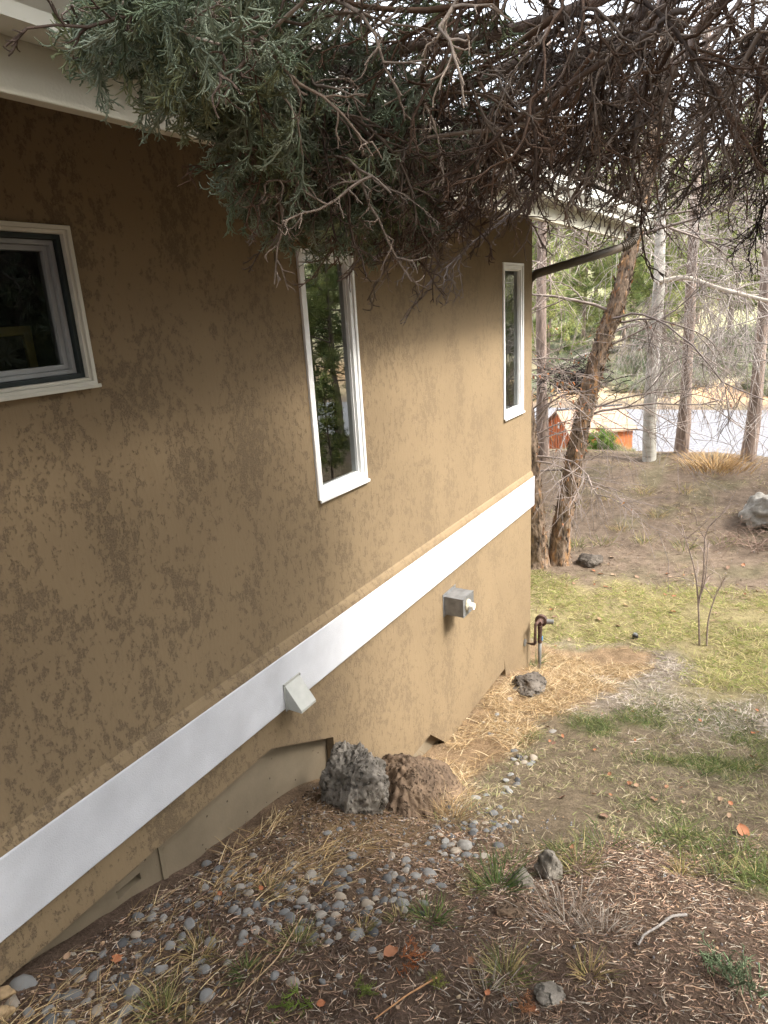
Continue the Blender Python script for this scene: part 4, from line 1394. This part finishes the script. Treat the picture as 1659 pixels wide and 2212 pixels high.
# a few long pale bare twigs reaching down in front
for (a, b_, c, dist) in [((1250, 180), (1050, 330), (860, 470), 2.0), ((1350, 250), (1100, 420), (870, 560), 2.1), ((1200, 380), (1020, 500), (905, 600), 2.2), ((1420, 60), (1280, 130), (1180, 120), 1.5),
                         ((1480, 30), (1350, 70), (1260, 110), 1.5), ((1000, 60), (850, 90), (730, 160), 1.55), ((1050, 110), (900, 130), (720, 170), 1.6), ((1150, 330), (1000, 420), (920, 480), 1.9),
                         ((1700, 330), (1600, 390), (1540, 400), 2.6), ((1720, 350), (1650, 440), (1635, 500), 2.6), ((1720, 260), (1640, 330), (1590, 360), 2.6)]:
    q = smooth_path([at(*a, dist), at(*b_, dist * 1.02), at(*c, dist)], 12) + np.cumsum(rng.normal(size=(12, 3)), 0) * .006
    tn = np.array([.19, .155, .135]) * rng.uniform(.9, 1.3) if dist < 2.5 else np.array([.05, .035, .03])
    sec_polys.append((q, np.linspace(.006, .0018, 12))); sec_tint.append(tn)
    for j in range(16):
        u = rng.uniform(.2, 1)
        i2 = min(int(u * 11), 10)
        dd = _n(q[i2 + 1] - q[i2]) + rng.normal(size=3) * .5 + down_w * .2
        dead_pos.append(q[i2]); dead_dir.append(dd); dead_sc.append(rng.uniform(.08, .2)); dead_ti.append(tn * rng.uniform(.7, 1.1))
V, Q = tubes([(p - offJ, r) for p, r in limb_polys], 8)
link('limb', fmesh('limb', V, Q, M['pinebark'], True), jun)
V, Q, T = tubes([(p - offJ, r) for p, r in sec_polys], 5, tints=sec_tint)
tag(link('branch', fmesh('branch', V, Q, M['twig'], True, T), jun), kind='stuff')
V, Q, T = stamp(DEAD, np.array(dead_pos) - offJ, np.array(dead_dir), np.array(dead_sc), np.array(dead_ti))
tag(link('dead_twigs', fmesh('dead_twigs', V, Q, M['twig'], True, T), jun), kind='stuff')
V, Q, T = stamp(FROND, np.array(gr_pos) - offJ, np.array(gr_dir), np.array(gr_sc), np.array(gr_ti))
tag(link('green_fronds', fmesh('green_fronds', V, Q, M['scale'], True, T), jun), kind='stuff')
print('juniper', len(dead_pos), len(gr_pos))
# the rest of its crown, unseen over the photographer, shaped to shade the near wall
def project(P):
    c = (np.asarray(P) - CAM) @ RM
    w_ = -c[:, 2]
    return W / 2 + F * c[:, 0] / w_, H / 2 - F * c[:, 1] / w_, w_
def leafstar(seed, n, ln, wd, cone):
    r = np.random.default_rng(seed)
    d = r.normal(size=(n, 3)); d[:, 0] = np.abs(d[:, 0]) * cone + .15
    d /= np.linalg.norm(d, axis=1, keepdims=True)
    st = rng.bit_generator.state
    V, Q = ribbons(np.zeros((n, 3)), d, r.uniform(.6, 1, n) * ln, np.full(n, wd), r.normal(size=(n, 3)) * .15, 3)
    return V, Q
JSTAR = [leafstar(500 + k, 30, 1.0, .11, .8) for k in range(3)]
cpos = []
while len(cpos) < 2400:
    u = rng.normal(size=(4000, 3)); u /= np.linalg.norm(u, axis=1, keepdims=True)
    u *= rng.uniform(.35, 1, (4000, 1)) ** .5
    P = np.array([3.7, .5, 1.9]) + u * np.array([1.9, 3.0, 2.0])
    P = P[fbm(P * 1.5 + 5, 2) > -.05]
    X_, Y_, D_ = project(P)
    mg = .34 * F / np.maximum(D_, .05)
    inview = (D_ > -.3) & (X_ > -mg) & (X_ < W + mg) & (Y_ > -mg) & (Y_ < H + mg)
    near = np.linalg.norm(P - CAM, axis=1) < .9
    ok = ~inview & ~near & (P[:, 2] > 1.15) & (P[:, 0] > 2.2)
    cpos += list(P[ok])
cpos = cpos[:2400]
cpos = np.array(cpos)
cdir = cpos - np.array([3.5, .8, .8]) + rng.normal(size=cpos.shape) * .6
V, Q, T = stamp(JSTAR, cpos - offJ, cdir, rng.uniform(.13, .28, len(cpos)), GREENC[rng.integers(5, size=len(cpos))] * rng.uniform(.5, 1.1, (len(cpos), 1)))
tag(link('crown', fmesh('crown', V, Q, M['scale'], True, T), jun), kind='stuff')
polys = []
for k in range(40):
    e = cpos[rng.integers(len(cpos))]
    s0 = np.array([TR[0], TR[1], rng.uniform(-.6, 2.6)])
    mid = (s0 + e) / 2 + np.array([0, 0, .15])
    X_, Y_, D_ = project(smooth_path([s0, mid, e], 12))
    if np.any((D_ > 0) & (X_ > -100) & (X_ < 1760) & (Y_ > -100)):
        continue
    polys.append((smooth_path([s0, mid, e], 9) - offJ, np.linspace(.035, .006, 9)))
V, Q = tubes(polys, 6)
link('bough', fmesh('bough', V, Q, M['pinebark'], True), jun)

# a second juniper beyond it, right of the frame; the left window mirrors it
j2 = np.array([5.6, 4.5])
ju2 = thing('juniper_tree', (j2[0], j2[1], gz(*j2)), 'dense dark juniper right of the frame mirrored in the left window', 'tree')
o2 = ROOTLOC[ju2.name]
tp = smooth_path([(0, 0, -.2), (.05, 0, 1.0), (-.05, .05, 2.2), (0, 0, 3.8)], 14)
V, Q = tubes([(tp, np.linspace(.12, .03, 14))], 10)
link('trunk', fmesh('trunk', V, Q, M['pinebark'], True), ju2)
u = rng.normal(size=(2600, 3)); u /= np.linalg.norm(u, axis=1, keepdims=True)
P = np.array([0, 0, 2.1]) + u * rng.uniform(.4, 1, (2600, 1)) ** .5 * np.array([1.5, 1.5, 2.1])
P[:, :2] *= (1.15 - .18 * P[:, 2:3])
P = P[P[:, 2] > .1]
V, Q, T = stamp(JSTAR, P, u[:len(P)] + rng.normal(size=P.shape) * .5, rng.uniform(.14, .28, len(P)), GREENC[rng.integers(5, size=len(P))] * rng.uniform(.5, 1., (len(P), 1)))
tag(link('crown', fmesh('crown', V, Q, M['scale'], True, T), ju2), kind='stuff')

# ------------------------------------------------------------------ bare trees: recursive twigs
def branchy(acc, p, d, ln, r, lev, droop, wob=.14, kids=(7, 6), col=None, spread=.75, minr=.0022):
    n = 8 if lev == 0 else (6 if lev == 1 else 5)
    q = wavy(p, d, ln, n, wob, droop)
    acc.append((q, np.linspace(r, max(r * .35, minr), n), col * rng.uniform(.7, 1.3)))
    if lev >= len(kids):
        return
    for k in range(kids[lev]):
        u = .2 + .8 * (k + rng.uniform()) / kids[lev]
        i = min(int(u * (n - 1)), n - 2)
        pp = q[i] + (q[i + 1] - q[i]) * (u * (n - 1) - i)
        ax = _n(q[i + 1] - q[i])
        sd_ = _n(np.cross(ax, rng.normal(size=3)))
        branchy(acc, pp, ax * math.cos(spread) + sd_ * math.sin(spread), ln * rng.uniform(.35, .62), max(r * .45, minr), lev + 1, droop * 1.3, wob, kids, col, spread, minr)
def linkbranches(acc, parent, name='branches', sides=4):
    off = ROOTLOC[parent.name]
    V, Q, T = tubes([(p - off, r) for p, r, c in acc], sides, tints=[c for p, r, c in acc])
    return tag(link(name, fmesh(name, V, Q, M['twig'], True, T), parent), kind='stuff')
def trunkmesh(path, rad, sides, m, parent, name='trunk', rough=.06, sc=7., flare=.35):
    """A knobbly tapered stem."""
    n = len(path)
    off = ROOTLOC[parent.name]
    rad = np.asarray(rad) * (1 + flare * np.exp(-np.linspace(0, 14, n)))
    V, Q = tubes([(path, rad)], sides)
    c = np.repeat(path, sides, 0)
    dv = V - c
    nz = fbm(np.c_[V[:, 0] * sc, V[:, 1] * sc, V[:, 2] * sc * .45], 4, .6)
    V = c + dv * (1 + rough * nz)[:, None]
    return link(name, fmesh(name, V - off, Q, m, True), parent)

# leaning shaggy birch with two stems
D0 = 9.3
bp_ = atD(1186, 1212, D0)
bz = gz(bp_[0], bp_[1])
rb = thing('shaggy_birch', (bp_[0], bp_[1], bz), 'leaning two stemmed birch with shaggy orange brown peeling bark', 'tree')
k_ = 9.9 / F
st1 = smooth_path([atD(1208, 1222, D0), atD(1212, 1150, D0), atD(1232, 1040, D0), atD(1262, 890, D0 + .05), atD(1300, 745, D0 + .1), atD(1335, 650, D0 + .1), atD(1362, 540, D0 + .15), atD(1392, 420, D0 + .2), atD(1415, 280, D0 + .3), atD(1440, 60, D0 + .4)], 220)
r1 = np.interp(np.linspace(0, 1, 220), [0, .15, .5, .75, 1], [20, 18, 15.5, 12, 8]) * k_
trunkmesh(st1, r1, 48, M['birchbark'], rb, 'stem', .12, 22., .3)
st2 = smooth_path([atD(1160, 1222, D0 - .1), atD(1157, 1150, D0 - .1), atD(1148, 1030, D0 - .1), atD(1134, 880, D0 - .1), atD(1110, 700, D0 - .1), atD(1085, 500, D0 - .1), atD(1070, 250, D0)], 200)
r2 = np.interp(np.linspace(0, 1, 200), [0, .15, .5, 1], [22, 20, 16, 8]) * k_
trunkmesh(st2, r2, 48, M['birchbark'], rb, 'stem', .12, 22., .3)
# curls of peeling bark standing off both stems
pos, nor, tng = [], [], []
for path, rr, cnt in ((st1, r1, 1500), (st2, r2, 800)):
    for k in range(cnt):
        i = int(rng.uniform(1, len(path) * .93))
        tg = _n(path[min(i + 1, len(path) - 1)] - path[i - 1])
        nn = _n(np.cross(tg, rng.normal(size=3)))
        pos.append(path[i] + nn * rr[i] * 1.0); nor.append(nn); tng.append(tg)
pos, nor, tng = map(np.array, (pos, nor, tng))
m = len(pos)
sgn = rng.choice([-1, 1], m)[:, None]
dv = tng * sgn * .9 + nor * rng.uniform(.02, .28, m)[:, None] + rng.normal(size=(m, 3)) * .25
dv /= np.linalg.norm(dv, axis=1, keepdims=True)
BC = np.array([(.30, .15, .07), (.16, .10, .065), (.33, .2, .1), (.08, .055, .04), (.24, .11, .05), (.045, .035, .03), (.24, .2, .165), (.06, .045, .035)])
V, Q, T = ribbons(pos, dv, rng.uniform(.02, .075, m), rng.uniform(.008, .024, m), nor * .25, 4, BC[rng.integers(len(BC), size=m)] * rng.uniform(.6, 1.2, (m, 1)))
tag(link('peeling_bark', fmesh('peeling_bark', V - ROOTLOC[rb.name], Q, M['tint'], True, T), rb), kind='stuff')
acc = []
BTW = np.array([.26, .215, .19])
for k in range(20):
    u = rng.uniform(.32, .98)
    i = int(u * 219)
    s = rng.choice([-1, 1], p=[.45, .55])
    d = _n(np.array([s * rng.uniform(.6, 1.2), rng.uniform(-.8, .8), rng.uniform(.05, .7)]))
    branchy(acc, st1[i], d, rng.uniform(.9, 2.1), rng.uniform(.010, .022), 0, .07, .13, (8, 6), BTW, .7, .0026)
for k in range(14):
    i = int(rng.uniform(.35, .95) * 199)
    d = _n(np.array([rng.uniform(.3, 1.2), rng.uniform(-.8, .8), rng.uniform(.0, .6)]))
    branchy(acc, st2[i], d, rng.uniform(.9, 1.8), rng.uniform(.008, .016), 0, .07, .13, (8, 6), BTW, .7, .0026)
# the long dark bough sloping down to the right, seen before the other trunks
bgh = smooth_path([atD(1320, 690, D0), atD(1400, 690, D0 - .1), atD(1480, 745, D0 - .3), atD(1560, 830, D0 - .4), atD(1660, 880, D0 - .5)], 14)
acc.append((bgh + np.cumsum(rng.normal(size=(14, 3)), 0) * .02, np.linspace(.015, .006, 14), np.array([.17, .14, .13])))
for k in range(16):
    i = int(rng.uniform(1, 12))
    branchy(acc, bgh[i], _n(np.array([rng.uniform(-.3, 1), rng.uniform(-.5, .5), -rng.uniform(.1, .9)])), rng.uniform(.4, .9), .006, 1, .08, .13, (8, 5), BTW * .8, .7, .0024)
linkbranches(acc, rb)
# the few rusty leaves still hanging low on the left
lp, ld = [], []
cand = [a for a in acc if a[0][-1][2] < bp_[2] + 3.3]
for k in range(420):
    q = cand[int(rng.integers(len(cand)))][0]
    e = q[int(rng.integers(len(q)))]
    X_, Y_, _d = project(np.array([e]))
    if X_[0] < 1300 and Y_[0] > 700 and Y_[0] < 980 or rng.uniform() < .08:
        lp.append(e)
lp = np.array(lp)
m = len(lp)
V, Q, T = ribbons(lp, np.c_[rng.normal(size=(m, 2)) * .5, -np.ones(m)] / 1.3, rng.uniform(.03, .06, m), rng.uniform(.018, .032, m), rng.normal(size=(m, 3)) * .3, 4, np.array([(.42, .16, .06), (.34, .15, .08), (.48, .24, .1)])[rng.integers(3, size=m)])
tag(link('dead_leaves', fmesh('dead_leaves', V - ROOTLOC[rb.name], Q, M['leaf'], False, T), rb), kind='stuff')

# white birch on the crest, with its drooping pale twigs
D1 = 13.0
p = atD(1402, 1003, D1)
wb = thing('white_birch', (p[0], p[1], gz(p[0], p[1])), 'slender white barked birch on the crest of the mound', 'tree')
k1 = 13.3 / F
pw = smooth_path([atD(1402, 1012, D1), atD(1404, 900, D1), atD(1412, 760, D1), atD(1422, 640, D1), atD(1428, 480, D1), atD(1440, 300, D1), atD(1450, 0, D1)], 60)
trunkmesh(pw, np.interp(np.linspace(0, 1, 60), [0, .3, 1], [12.5, 12, 6]) * k1, 18, M['whitebark'], wb, 'trunk', .05, 9., .15)
acc = []
PTW = np.array([.40, .355, .325])
lb = smooth_path([atD(1418, 612, D1), atD(1480, 600, D1 - .8), atD(1560, 625, D1 - 1.6), atD(1680, 655, D1 - 2.6)], 16)
acc.append((lb, np.linspace(.045, .022, 16), np.array([.52, .46, .38])))
for k in range(26):
    i = int(rng.uniform(1, 14))
    branchy(acc, lb[i], _n(np.array([rng.uniform(-.4, 1), rng.uniform(-.7, .7), rng.uniform(-.8, .5)])), rng.uniform(.8, 1.7), .010, 0, .10, .13, (8, 5), PTW, .65, .003)
for k in range(24):
    i = int(rng.uniform(.22, .98) * 59)
    a = rng.uniform(0, 6.28)
    branchy(acc, pw[i], _n(np.array([math.cos(a), math.sin(a), rng.uniform(.0, .9)])), rng.uniform(1.0, 2.6), rng.uniform(.010, .02), 0, .10, .13, (8, 6), PTW, .65, .003)
linkbranches(acc, wb)
# ghostly fine weeping twigs that hang in the gap on the right
def weeping(px, py, D, label, n=60, base=None):
    p = atD(px, py, D)
    t = thing('weeping_birch', (p[0], p[1], gz(p[0], p[1])), label, 'tree')
    top = gz(p[0], p[1])
    path = smooth_path([(p[0], p[1], top - .1), (p[0] + .05, p[1], top + 1.6), (p[0] - .05, p[1] + .05, top + 3.4), (p[0], p[1], top + 6.5)], 30)
    trunkmesh(path, np.linspace(.07, .02, 30), 10, M['whitebark'], t, 'trunk', .05)
    acc = []
    for k in range(n):
        i = int(rng.uniform(.35, .98) * 29)
        a = rng.uniform(0, 6.28)
        branchy(acc, path[i], _n(np.array([math.cos(a), math.sin(a), rng.uniform(.2, 1)])), rng.uniform(1.0, 2.2), .012, 0, .16, .12, (8, 6), PTW, .6, .003)
    linkbranches(acc, t)
    return t
weeping(1700, 1000, 11.5, 'pale twigged weeping birch just beyond the right edge', 36)

# ------------------------------------------------------------------ pines
PSTAR = [leafstar(520 + k, 22, 1.0, .055, .9) for k in range(4)]
PINEC = np.array([(.24, .28, .095), (.31, .34, .12), (.17, .22, .075), (.37, .38, .16), (.14, .18, .075)])
def pine_parts(seed, height, cbase, crad, nb, clump, wmul=1.0):
    """Returns trunk, branch and crown meshes of one pine standing at the origin."""
    r = np.random.default_rng(seed)
    path = np.array([(0, 0, -.3)] + [(.05 * math.sin(k * .3 + seed), .05 * math.cos(k * .27 + seed), height * k / 24) for k in range(1, 25)])
    rad = np.linspace(height * .014, height * .002, 25) * np.r_[1.3, 1.12, np.ones(23)]
    V, Q = tubes([(path, rad * wmul)], 14)
    c = np.repeat(path, 14, 0)
    V = c + (V - c) * (1 + .10 * fbm(np.c_[V[:, :2] * 9, V[:, 2:] * 3], 3))[:, None]
    tm = fmesh('trunk', V, Q, M['pinebark'], True)
    polys, pos, dr = [], [], []
    for k in range(nb):
        t = cbase + (1 - cbase) * (k + r.uniform()) / nb
        z = t * height
        a = k * 2.4 + r.normal() * .4
        ln = crad * (1.08 - .85 * ((t - cbase) / (1 - cbase)) ** 1.3) * r.uniform(.6, 1.15)
        d = _n((math.cos(a), math.sin(a), r.uniform(-.12, .35)))
        q = wavy(np.array([0, 0, z]), d, ln, 7, .10, -.03, r)
        polys.append((q, np.linspace(.012 + height * .002, .006, 7)))
        for j in range(int(5 + ln * 7)):
            u = r.uniform(.3, 1.0)
            i = min(int(u * 6), 5)
            pp = q[i] + r.normal(size=3) * .16 * ln * .5
            pos.append(pp); dr.append(d + r.normal(size=3) * .7 + np.array([0, 0, .25]))
    V, Q = tubes(polys, 5)
    bmh = fmesh('branches', V, Q, M['pinebark'], True)
    pos, dr = np.array(pos), np.array(dr)
    V, Q, T = stamp(PSTAR, pos, dr, r.uniform(.7, 1.3, len(pos)) * clump, PINEC[r.integers(5, size=len(pos))] * r.uniform(.6, 1.35, (len(pos), 1)), r)
    cm = fmesh('crown', V, Q, M['leaf'], True, T)
    return tm, bmh, cm
def place_pine(parts, p, s, rz, label, group=None, name='pine_tree', z=None):
    o = thing(name, (p[0], p[1], gz(p[0], p[1]) if z is None else z), label, 'tree', group)
    o.scale = (s, s, s)
    o.rotation_euler = (0, 0, rz)
    for nm, me in zip(('trunk', 'branches', 'crown'), parts):
        c = link(nm, me, o)
        if nm != 'trunk':
            c['kind'] = 'stuff'
    return o
PA = [pine_parts(600 + k, 14.0, cb, 2.2, 44, .30, .55) for k, cb in enumerate((.66, .68, .64))]      # tall, bare lower trunk
PF = [pine_parts(620 + k, 9.0, cb, 2.3, 50, .42) for k, cb in enumerate((.12, .20, .28, .16))]  # far, full
for (px, py, D, v, s, rz, lab) in [(1172, 992, 13.0, 0, 1.0, .4, 'grey pine trunk nearest the house corner on the crest'),
                                   (1470, 985, 13.4, 1, 1.0, 2.0, 'pine between the white birch and the right hand pine'),
                                   (1612, 995, 13.2, 2, 1.0, 4.0, 'pine with dark straight trunk at the right of the crest')]:
    place_pine(PA[v], atD(px, py, D), s, rz, lab)
# pines beyond the road, nearest first
far = [(1185, 34, .85, 'leftmost far pine, right above the shed roof'), (1260, 37, .9, 'far pine behind the leaning birch stem'), (1345, 41, .80, 'far pine seen left of the white birch'),
       (1430, 36, .95, 'far pine directly behind the white birch'), (1500, 44, .9, 'far pine right of the white birch'), (1570, 38, 1.0, 'far pine left of the right hand trunk'),
       (1640, 33, 1.0, 'large green far pine at the right edge')]
for k, (px, D, s, lab) in enumerate(far):
    p = atD(px, 800, D)
    place_pine(PF[k % 4], p, s, k * 1.7, lab, 'pines beyond the road')
for k in range(16):
    px = 1130 + 560 * ((k * .618) % 1)
    p = atD(px, 780, rng.uniform(48, 78))
    place_pine(PF[int(rng.integers(4))], p, rng.uniform(.8, 1.35), rng.uniform(0, 6), 'distant pine among the hazy trees on the far slope', 'distant pines')
# pines and junipers to the right of the frame; the two slim windows mirror some
for (x, y, v, s, lab) in [(6.3, 11.9, 1, .62, 'bushy pine right of the yard mirrored in the middle window'), (8.2, 13.6, 2, .85, 'taller pine right of the yard behind the bushy one'),
                          (3.2, -6.5, 3, .8, 'added unseen pine uphill behind the photographer, nearer the house'), (7.5, -3.2, 1, .9, 'added unseen pine uphill behind the photographer on the right'), (.9, -9.0, 2, .9, 'added unseen pine behind the house end, farthest uphill'),  # these uphill pines are added out of view to block low sky light
                          (8.6, 4.6, 0, .8, 'bushy pine nearest the photographer on the right'), (12.5, 9.0, 3, 1.1, 'big pine far out on the right side'), (4.9, 9.6, 3, .22, 'knee high young pine before the mirrored pine'), (4.3, 15.4, 1, .62, 'pine by the road right of the frame'), (9, 20.5 + 7, 0, 1.0, 'pine over the road right of the frame')]:
    place_pine(PF[v], (x, y), s, x, lab)

for k in range(18):  # pines added out of view, keeping low sky light off the upper wall
    x, y = rng.uniform(11, 26), -9 + 25 * ((k * .618) % 1)
    place_pine(PF[int(rng.integers(4))], (x, y), rng.uniform(.8, 1.3), rng.uniform(0, 6), 'added unseen pine on the hillside right of the frame', 'added light blocking pines on the right')

# ------------------------------------------------------------------ shrubs
def shrub_mesh(seed, n, rad, hgt, cols, ln, wd):
    r = np.random.default_rng(seed)
    u = r.normal(size=(n, 3)); u /= np.linalg.norm(u, axis=1, keepdims=True)
    u[:, 2] = np.abs(u[:, 2])
    pos = u * r.uniform(.45, 1, (n, 1)) * np.array([rad, rad, hgt])
    T0 = np.array(cols)[r.integers(len(cols), size=n)] * r.uniform(.6, 1.3, (n, 1))
    return stamp(PSTAR, pos, u + r.normal(size=(n, 3)) * .5 + np.array([0, 0, .4]), r.uniform(.7, 1.2, n) * ln, T0, r)
SAGE = []
for k in range(3):
    V, Q, T = shrub_mesh(700 + k, 130, .62, .55, [(.34, .36, .27), (.28, .31, .22), (.40, .38, .26), (.24, .27, .15)], .25, .03)
    SAGE.append(fmesh('sagebrush', V, Q, M['leaf'], True, T))
for k in range(76):
    p = atD(rng.uniform(1140, 1720), 800, 28 + 26 * rng.beta(1, 1.7))
    o = link('sagebrush', SAGE[int(rng.integers(3))])
    o.location = (p[0], p[1], gz(p[0], p[1]) - .05)
    s = rng.uniform(.7, 1.7)
    o.scale = (s, s, s * rng.uniform(.8, 1.3)); o.rotation_euler = (0, 0, rng.uniform(0, 6))
    tag(o, 'pale grey green sagebrush on the slope beyond the road', 'shrub', 'sagebrush beyond the road')

# little rust orange shed half hidden behind the crest
A0 = atD(1205, 890, 15.0)
u_ = np.array([math.cos(math.radians(40)), math.sin(math.radians(40)), 0])
v_ = np.array([u_[1], -u_[0], 0])
hw, ln_, rise = .66, 1.42, .37
sz = gz(A0[0] + .5, A0[1] + .4)
shed = thing('shed', (A0[0] + .5, A0[1] + .4, sz), 'small rust orange gabled shed with pale roof behind the crest', 'shed')
ez = A0[2] - rise
up_ = np.array([0, 0, 1.0])
C0 = np.array([A0[0], A0[1], 0])
def sp_(a, b_, z):
    return C0 + u_ * a + v_ * b_ + up_ * z
b = MB()
for a in (0.03, ln_ - .03):
    b.poly([sp_(a, -hw, sz - .3), sp_(a, hw, sz - .3), sp_(a, hw, ez), sp_(a, 0, A0[2] - .02), sp_(a, -hw, ez)])
for s in (-hw, hw):
    b.poly([sp_(.03, s, sz - .3), sp_(ln_ - .03, s, sz - .3), sp_(ln_ - .03, s, ez), sp_(.03, s, ez)])
sw = b.build('wall', M['shedwall'], shed)
for k in range(9):                                        # upright battens
    b = MB()
    t = -hw + .07 + k * .13
    q0, q1 = sp_(.028, t, sz - .3), sp_(.012, t + .018, ez + .02)
    zt_ = ez + (1 - abs(t) / hw) * rise - .05
    b.raw([sp_(.029, t, sz - .3), sp_(.012, t, sz - .3), sp_(.012, t + .018, sz - .3), sp_(.029, t + .018, sz - .3), sp_(.029, t, zt_), sp_(.012, t, zt_), sp_(.012, t + .018, zt_), sp_(.029, t + .018, zt_)],
          [(0, 1, 2, 3), (4, 5, 6, 7), (0, 1, 5, 4), (1, 2, 6, 5), (2, 3, 7, 6), (3, 0, 4, 7)])
    b.build('batten', M['shedwall'], sw)
b = MB()
for s in (-1, 1):
    e0, e1 = sp_(-.05, s * (hw + .06), ez - .033), sp_(ln_ + .05, s * (hw + .06), ez - .033)
    t0, t1 = sp_(-.05, 0, A0[2]), sp_(ln_ + .05, 0, A0[2])
    th = up_ * .035
    b.raw([e0, e1, t1, t0, e0 + th, e1 + th, t1 + th, t0 + th], [(0, 1, 2, 3), (4, 7, 6, 5), (0, 4, 5, 1), (1, 5, 6, 2), (3, 2, 6, 7), (0, 3, 7, 4)])
rf = b.build('roof', M['shedroof'], shed)
b = MB(); b.tube([sp_(-.05, 0, A0[2] + .035), sp_(ln_ + .05, 0, A0[2] + .035)], .025, 8); b.build('ridge_cap', M['black'], rf)
b = MB()
b.raw([sp_(.009, .0, ez + .02), sp_(.009, .09, ez + .02), sp_(.009, .09, ez + .15), sp_(.009, .0, ez + .15), sp_(.0, .0, ez + .02), sp_(.0, .09, ez + .02), sp_(.0, .09, ez + .15), sp_(.0, .0, ez + .15)],
      [(0, 1, 2, 3), (4, 5, 6, 7), (0, 1, 5, 4), (1, 2, 6, 5), (2, 3, 7, 6), (3, 0, 4, 7)])
b.build('plate', M['pvc'], shed)
# bushy young pine in front of it
V, Q, T = shrub_mesh(750, 150, .36, .75, [(.20, .32, .06), (.15, .26, .05), (.26, .36, .10), (.10, .18, .04)], .20, .03)
p = atD(1300, 988, 14.2)
o = link('green_shrub', fmesh('green_shrub', V, Q, M['leaf'], True, T)); o.location = (p[0], p[1], p[2] - .1)
tag(o, 'bright green bushy young pine in front of the orange shed', 'shrub')
for px, py, lab, cols in [(1250, 985, 'pale grey green weed clump left of the green shrub', [(.36, .38, .2), (.28, .3, .16)]), (1345, 990, 'straw coloured weed clump right of the green shrub', [(.46, .4, .24), (.3, .3, .16)])]:
    V, Q, T = shrub_mesh(755 + px, 60, .30, .35, cols, .2, .03)
    p = atD(px, py, 14.0)
    o = link('weed_clump', fmesh('weed_clump', V, Q, M['leaf'], True, T)); o.location = (p[0], p[1], p[2] - .12)
    tag(o, lab, 'weed')

# brown twiggy brush below the right hand boulder
p = gnd(1655, 1185)
br = thing('brush', (p[0], p[1], gz(p[0], p[1])), 'reddish brown twiggy brush below the right edge boulder', 'brush')
acc = []
for k in range(46):
    branchy(acc, np.array([p[0] + rng.normal() * .16, p[1] + rng.normal() * .16, gz(p[0], p[1]) - .02]), _n(np.array([rng.normal() * .8, rng.normal() * .6 - .2, rng.uniform(.2, .9)])), rng.uniform(.3, .6), .006, 0, .12, .15, (5, 3), np.array([.27, .19, .15]), .6, .0025)
linkbranches(acc, br, 'twigs', 3)
# bare sapling in the lawn
p = gnd(1512, 1395)
sa = thing('sapling', (p[0], p[1], gz(p[0], p[1])), 'thin bare sapling with two upright stems in the lawn', 'sapling')
acc = []
Ds = math.hypot(p[0] - CAM[0], p[1] - CAM[1])
SPC = np.array([.30, .24, .21])
for pix in ([(1511, 1400), (1508, 1300), (1500, 1230), (1480, 1160), (1472, 1130)], [(1526, 1402), (1530, 1340), (1545, 1290), (1565, 1250)], [(1508, 1310), (1520, 1240), (1525, 1150), (1560, 1110), (1590, 1060)], [(1510, 1290), (1523, 1255), (1530, 1170)]):
    q = smooth_path([atD(a, c, Ds) for a, c in pix], 12)
    acc.append((q, np.linspace(.011, .003, 12), SPC))
    for k in range(4):
        i = int(rng.uniform(4, 11))
        branchy(acc, q[i], _n(np.array([rng.normal() * .7, rng.normal() * .5, .8])), rng.uniform(.12, .3), .0035, 1, 0., .12, (3, 2), SPC, .5, .002)
linkbranches(acc, sa, 'stems', 6)
# dark tangle of twigs caught behind the leaning stem
p = atD(1245, 820, 10.2)
ne = thing('twig_nest', tuple(p - np.array([0, 0, .25])), 'dark tangled clump of twigs caught beside the leaning birch stem', 'nest')
acc = []
for k in range(240):
    c = p + rng.normal(size=3) * np.array([.26, .16, .13])
    d = _n(np.array([rng.normal(), rng.normal() * .6, rng.normal() * .35]))
    acc.append((wavy(c - d * .16, d, rng.uniform(.2, .42), 5, .2), np.linspace(.008, .003, 5), np.array([.035, .028, .026]) * rng.uniform(.5, 2)))
linkbranches(acc, ne, 'twigs', 3)
# cut juniper sprigs lying on the litter
for px, py, s, cols, lab in [(628, 2172, .09, (.22, .30, .06), 'bright green fallen juniper sprig at the bottom left of centre'), (1570, 2085, .16, (.20, .27, .15), 'grey green fallen juniper sprig at the lower right'),
                             (1610, 2150, .13, (.22, .28, .16), 'smaller grey green sprig below the lower right one'), (780, 2150, .05, (.24, .3, .07), 'tiny bright sprig on dark litter at the bottom'),
                             (945, 2150, .05, (.3, .32, .08), 'tiny yellow green sprig near the bottom centre'), (880, 2085, .07, (.40, .15, .06), 'rusty orange dead sprig on dark litter'),
                             (1130, 2170, .06, (.4, .2, .1), 'orange brown dead sprig by the flat dark stone')]:
    p = gnd(px, py)
    m = 9
    base = np.c_[rng.normal(size=(m, 2)) * s * .25, np.abs(rng.normal(size=m)) * .008 + .008]
    a = rng.normal(size=m) * .5 + px
    V, Q, T = stamp(FROND, base, np.c_[np.cos(a), np.sin(a), rng.uniform(.0, .16, m)], np.full(m, s) * rng.uniform(.6, 1.1, m), np.array(cols)[None] * rng.uniform(.7, 1.3, (m, 1)))
    o = link('juniper_sprig', fmesh('juniper_sprig', V, Q, M['leaf'], True, T))
    o.location = (p[0], p[1], gz(p[0], p[1]))
    tag(o, lab, 'sprig')
print('tris', sum(len(o.data.polygons) for o in bpy.data.objects if o.type == 'MESH'))
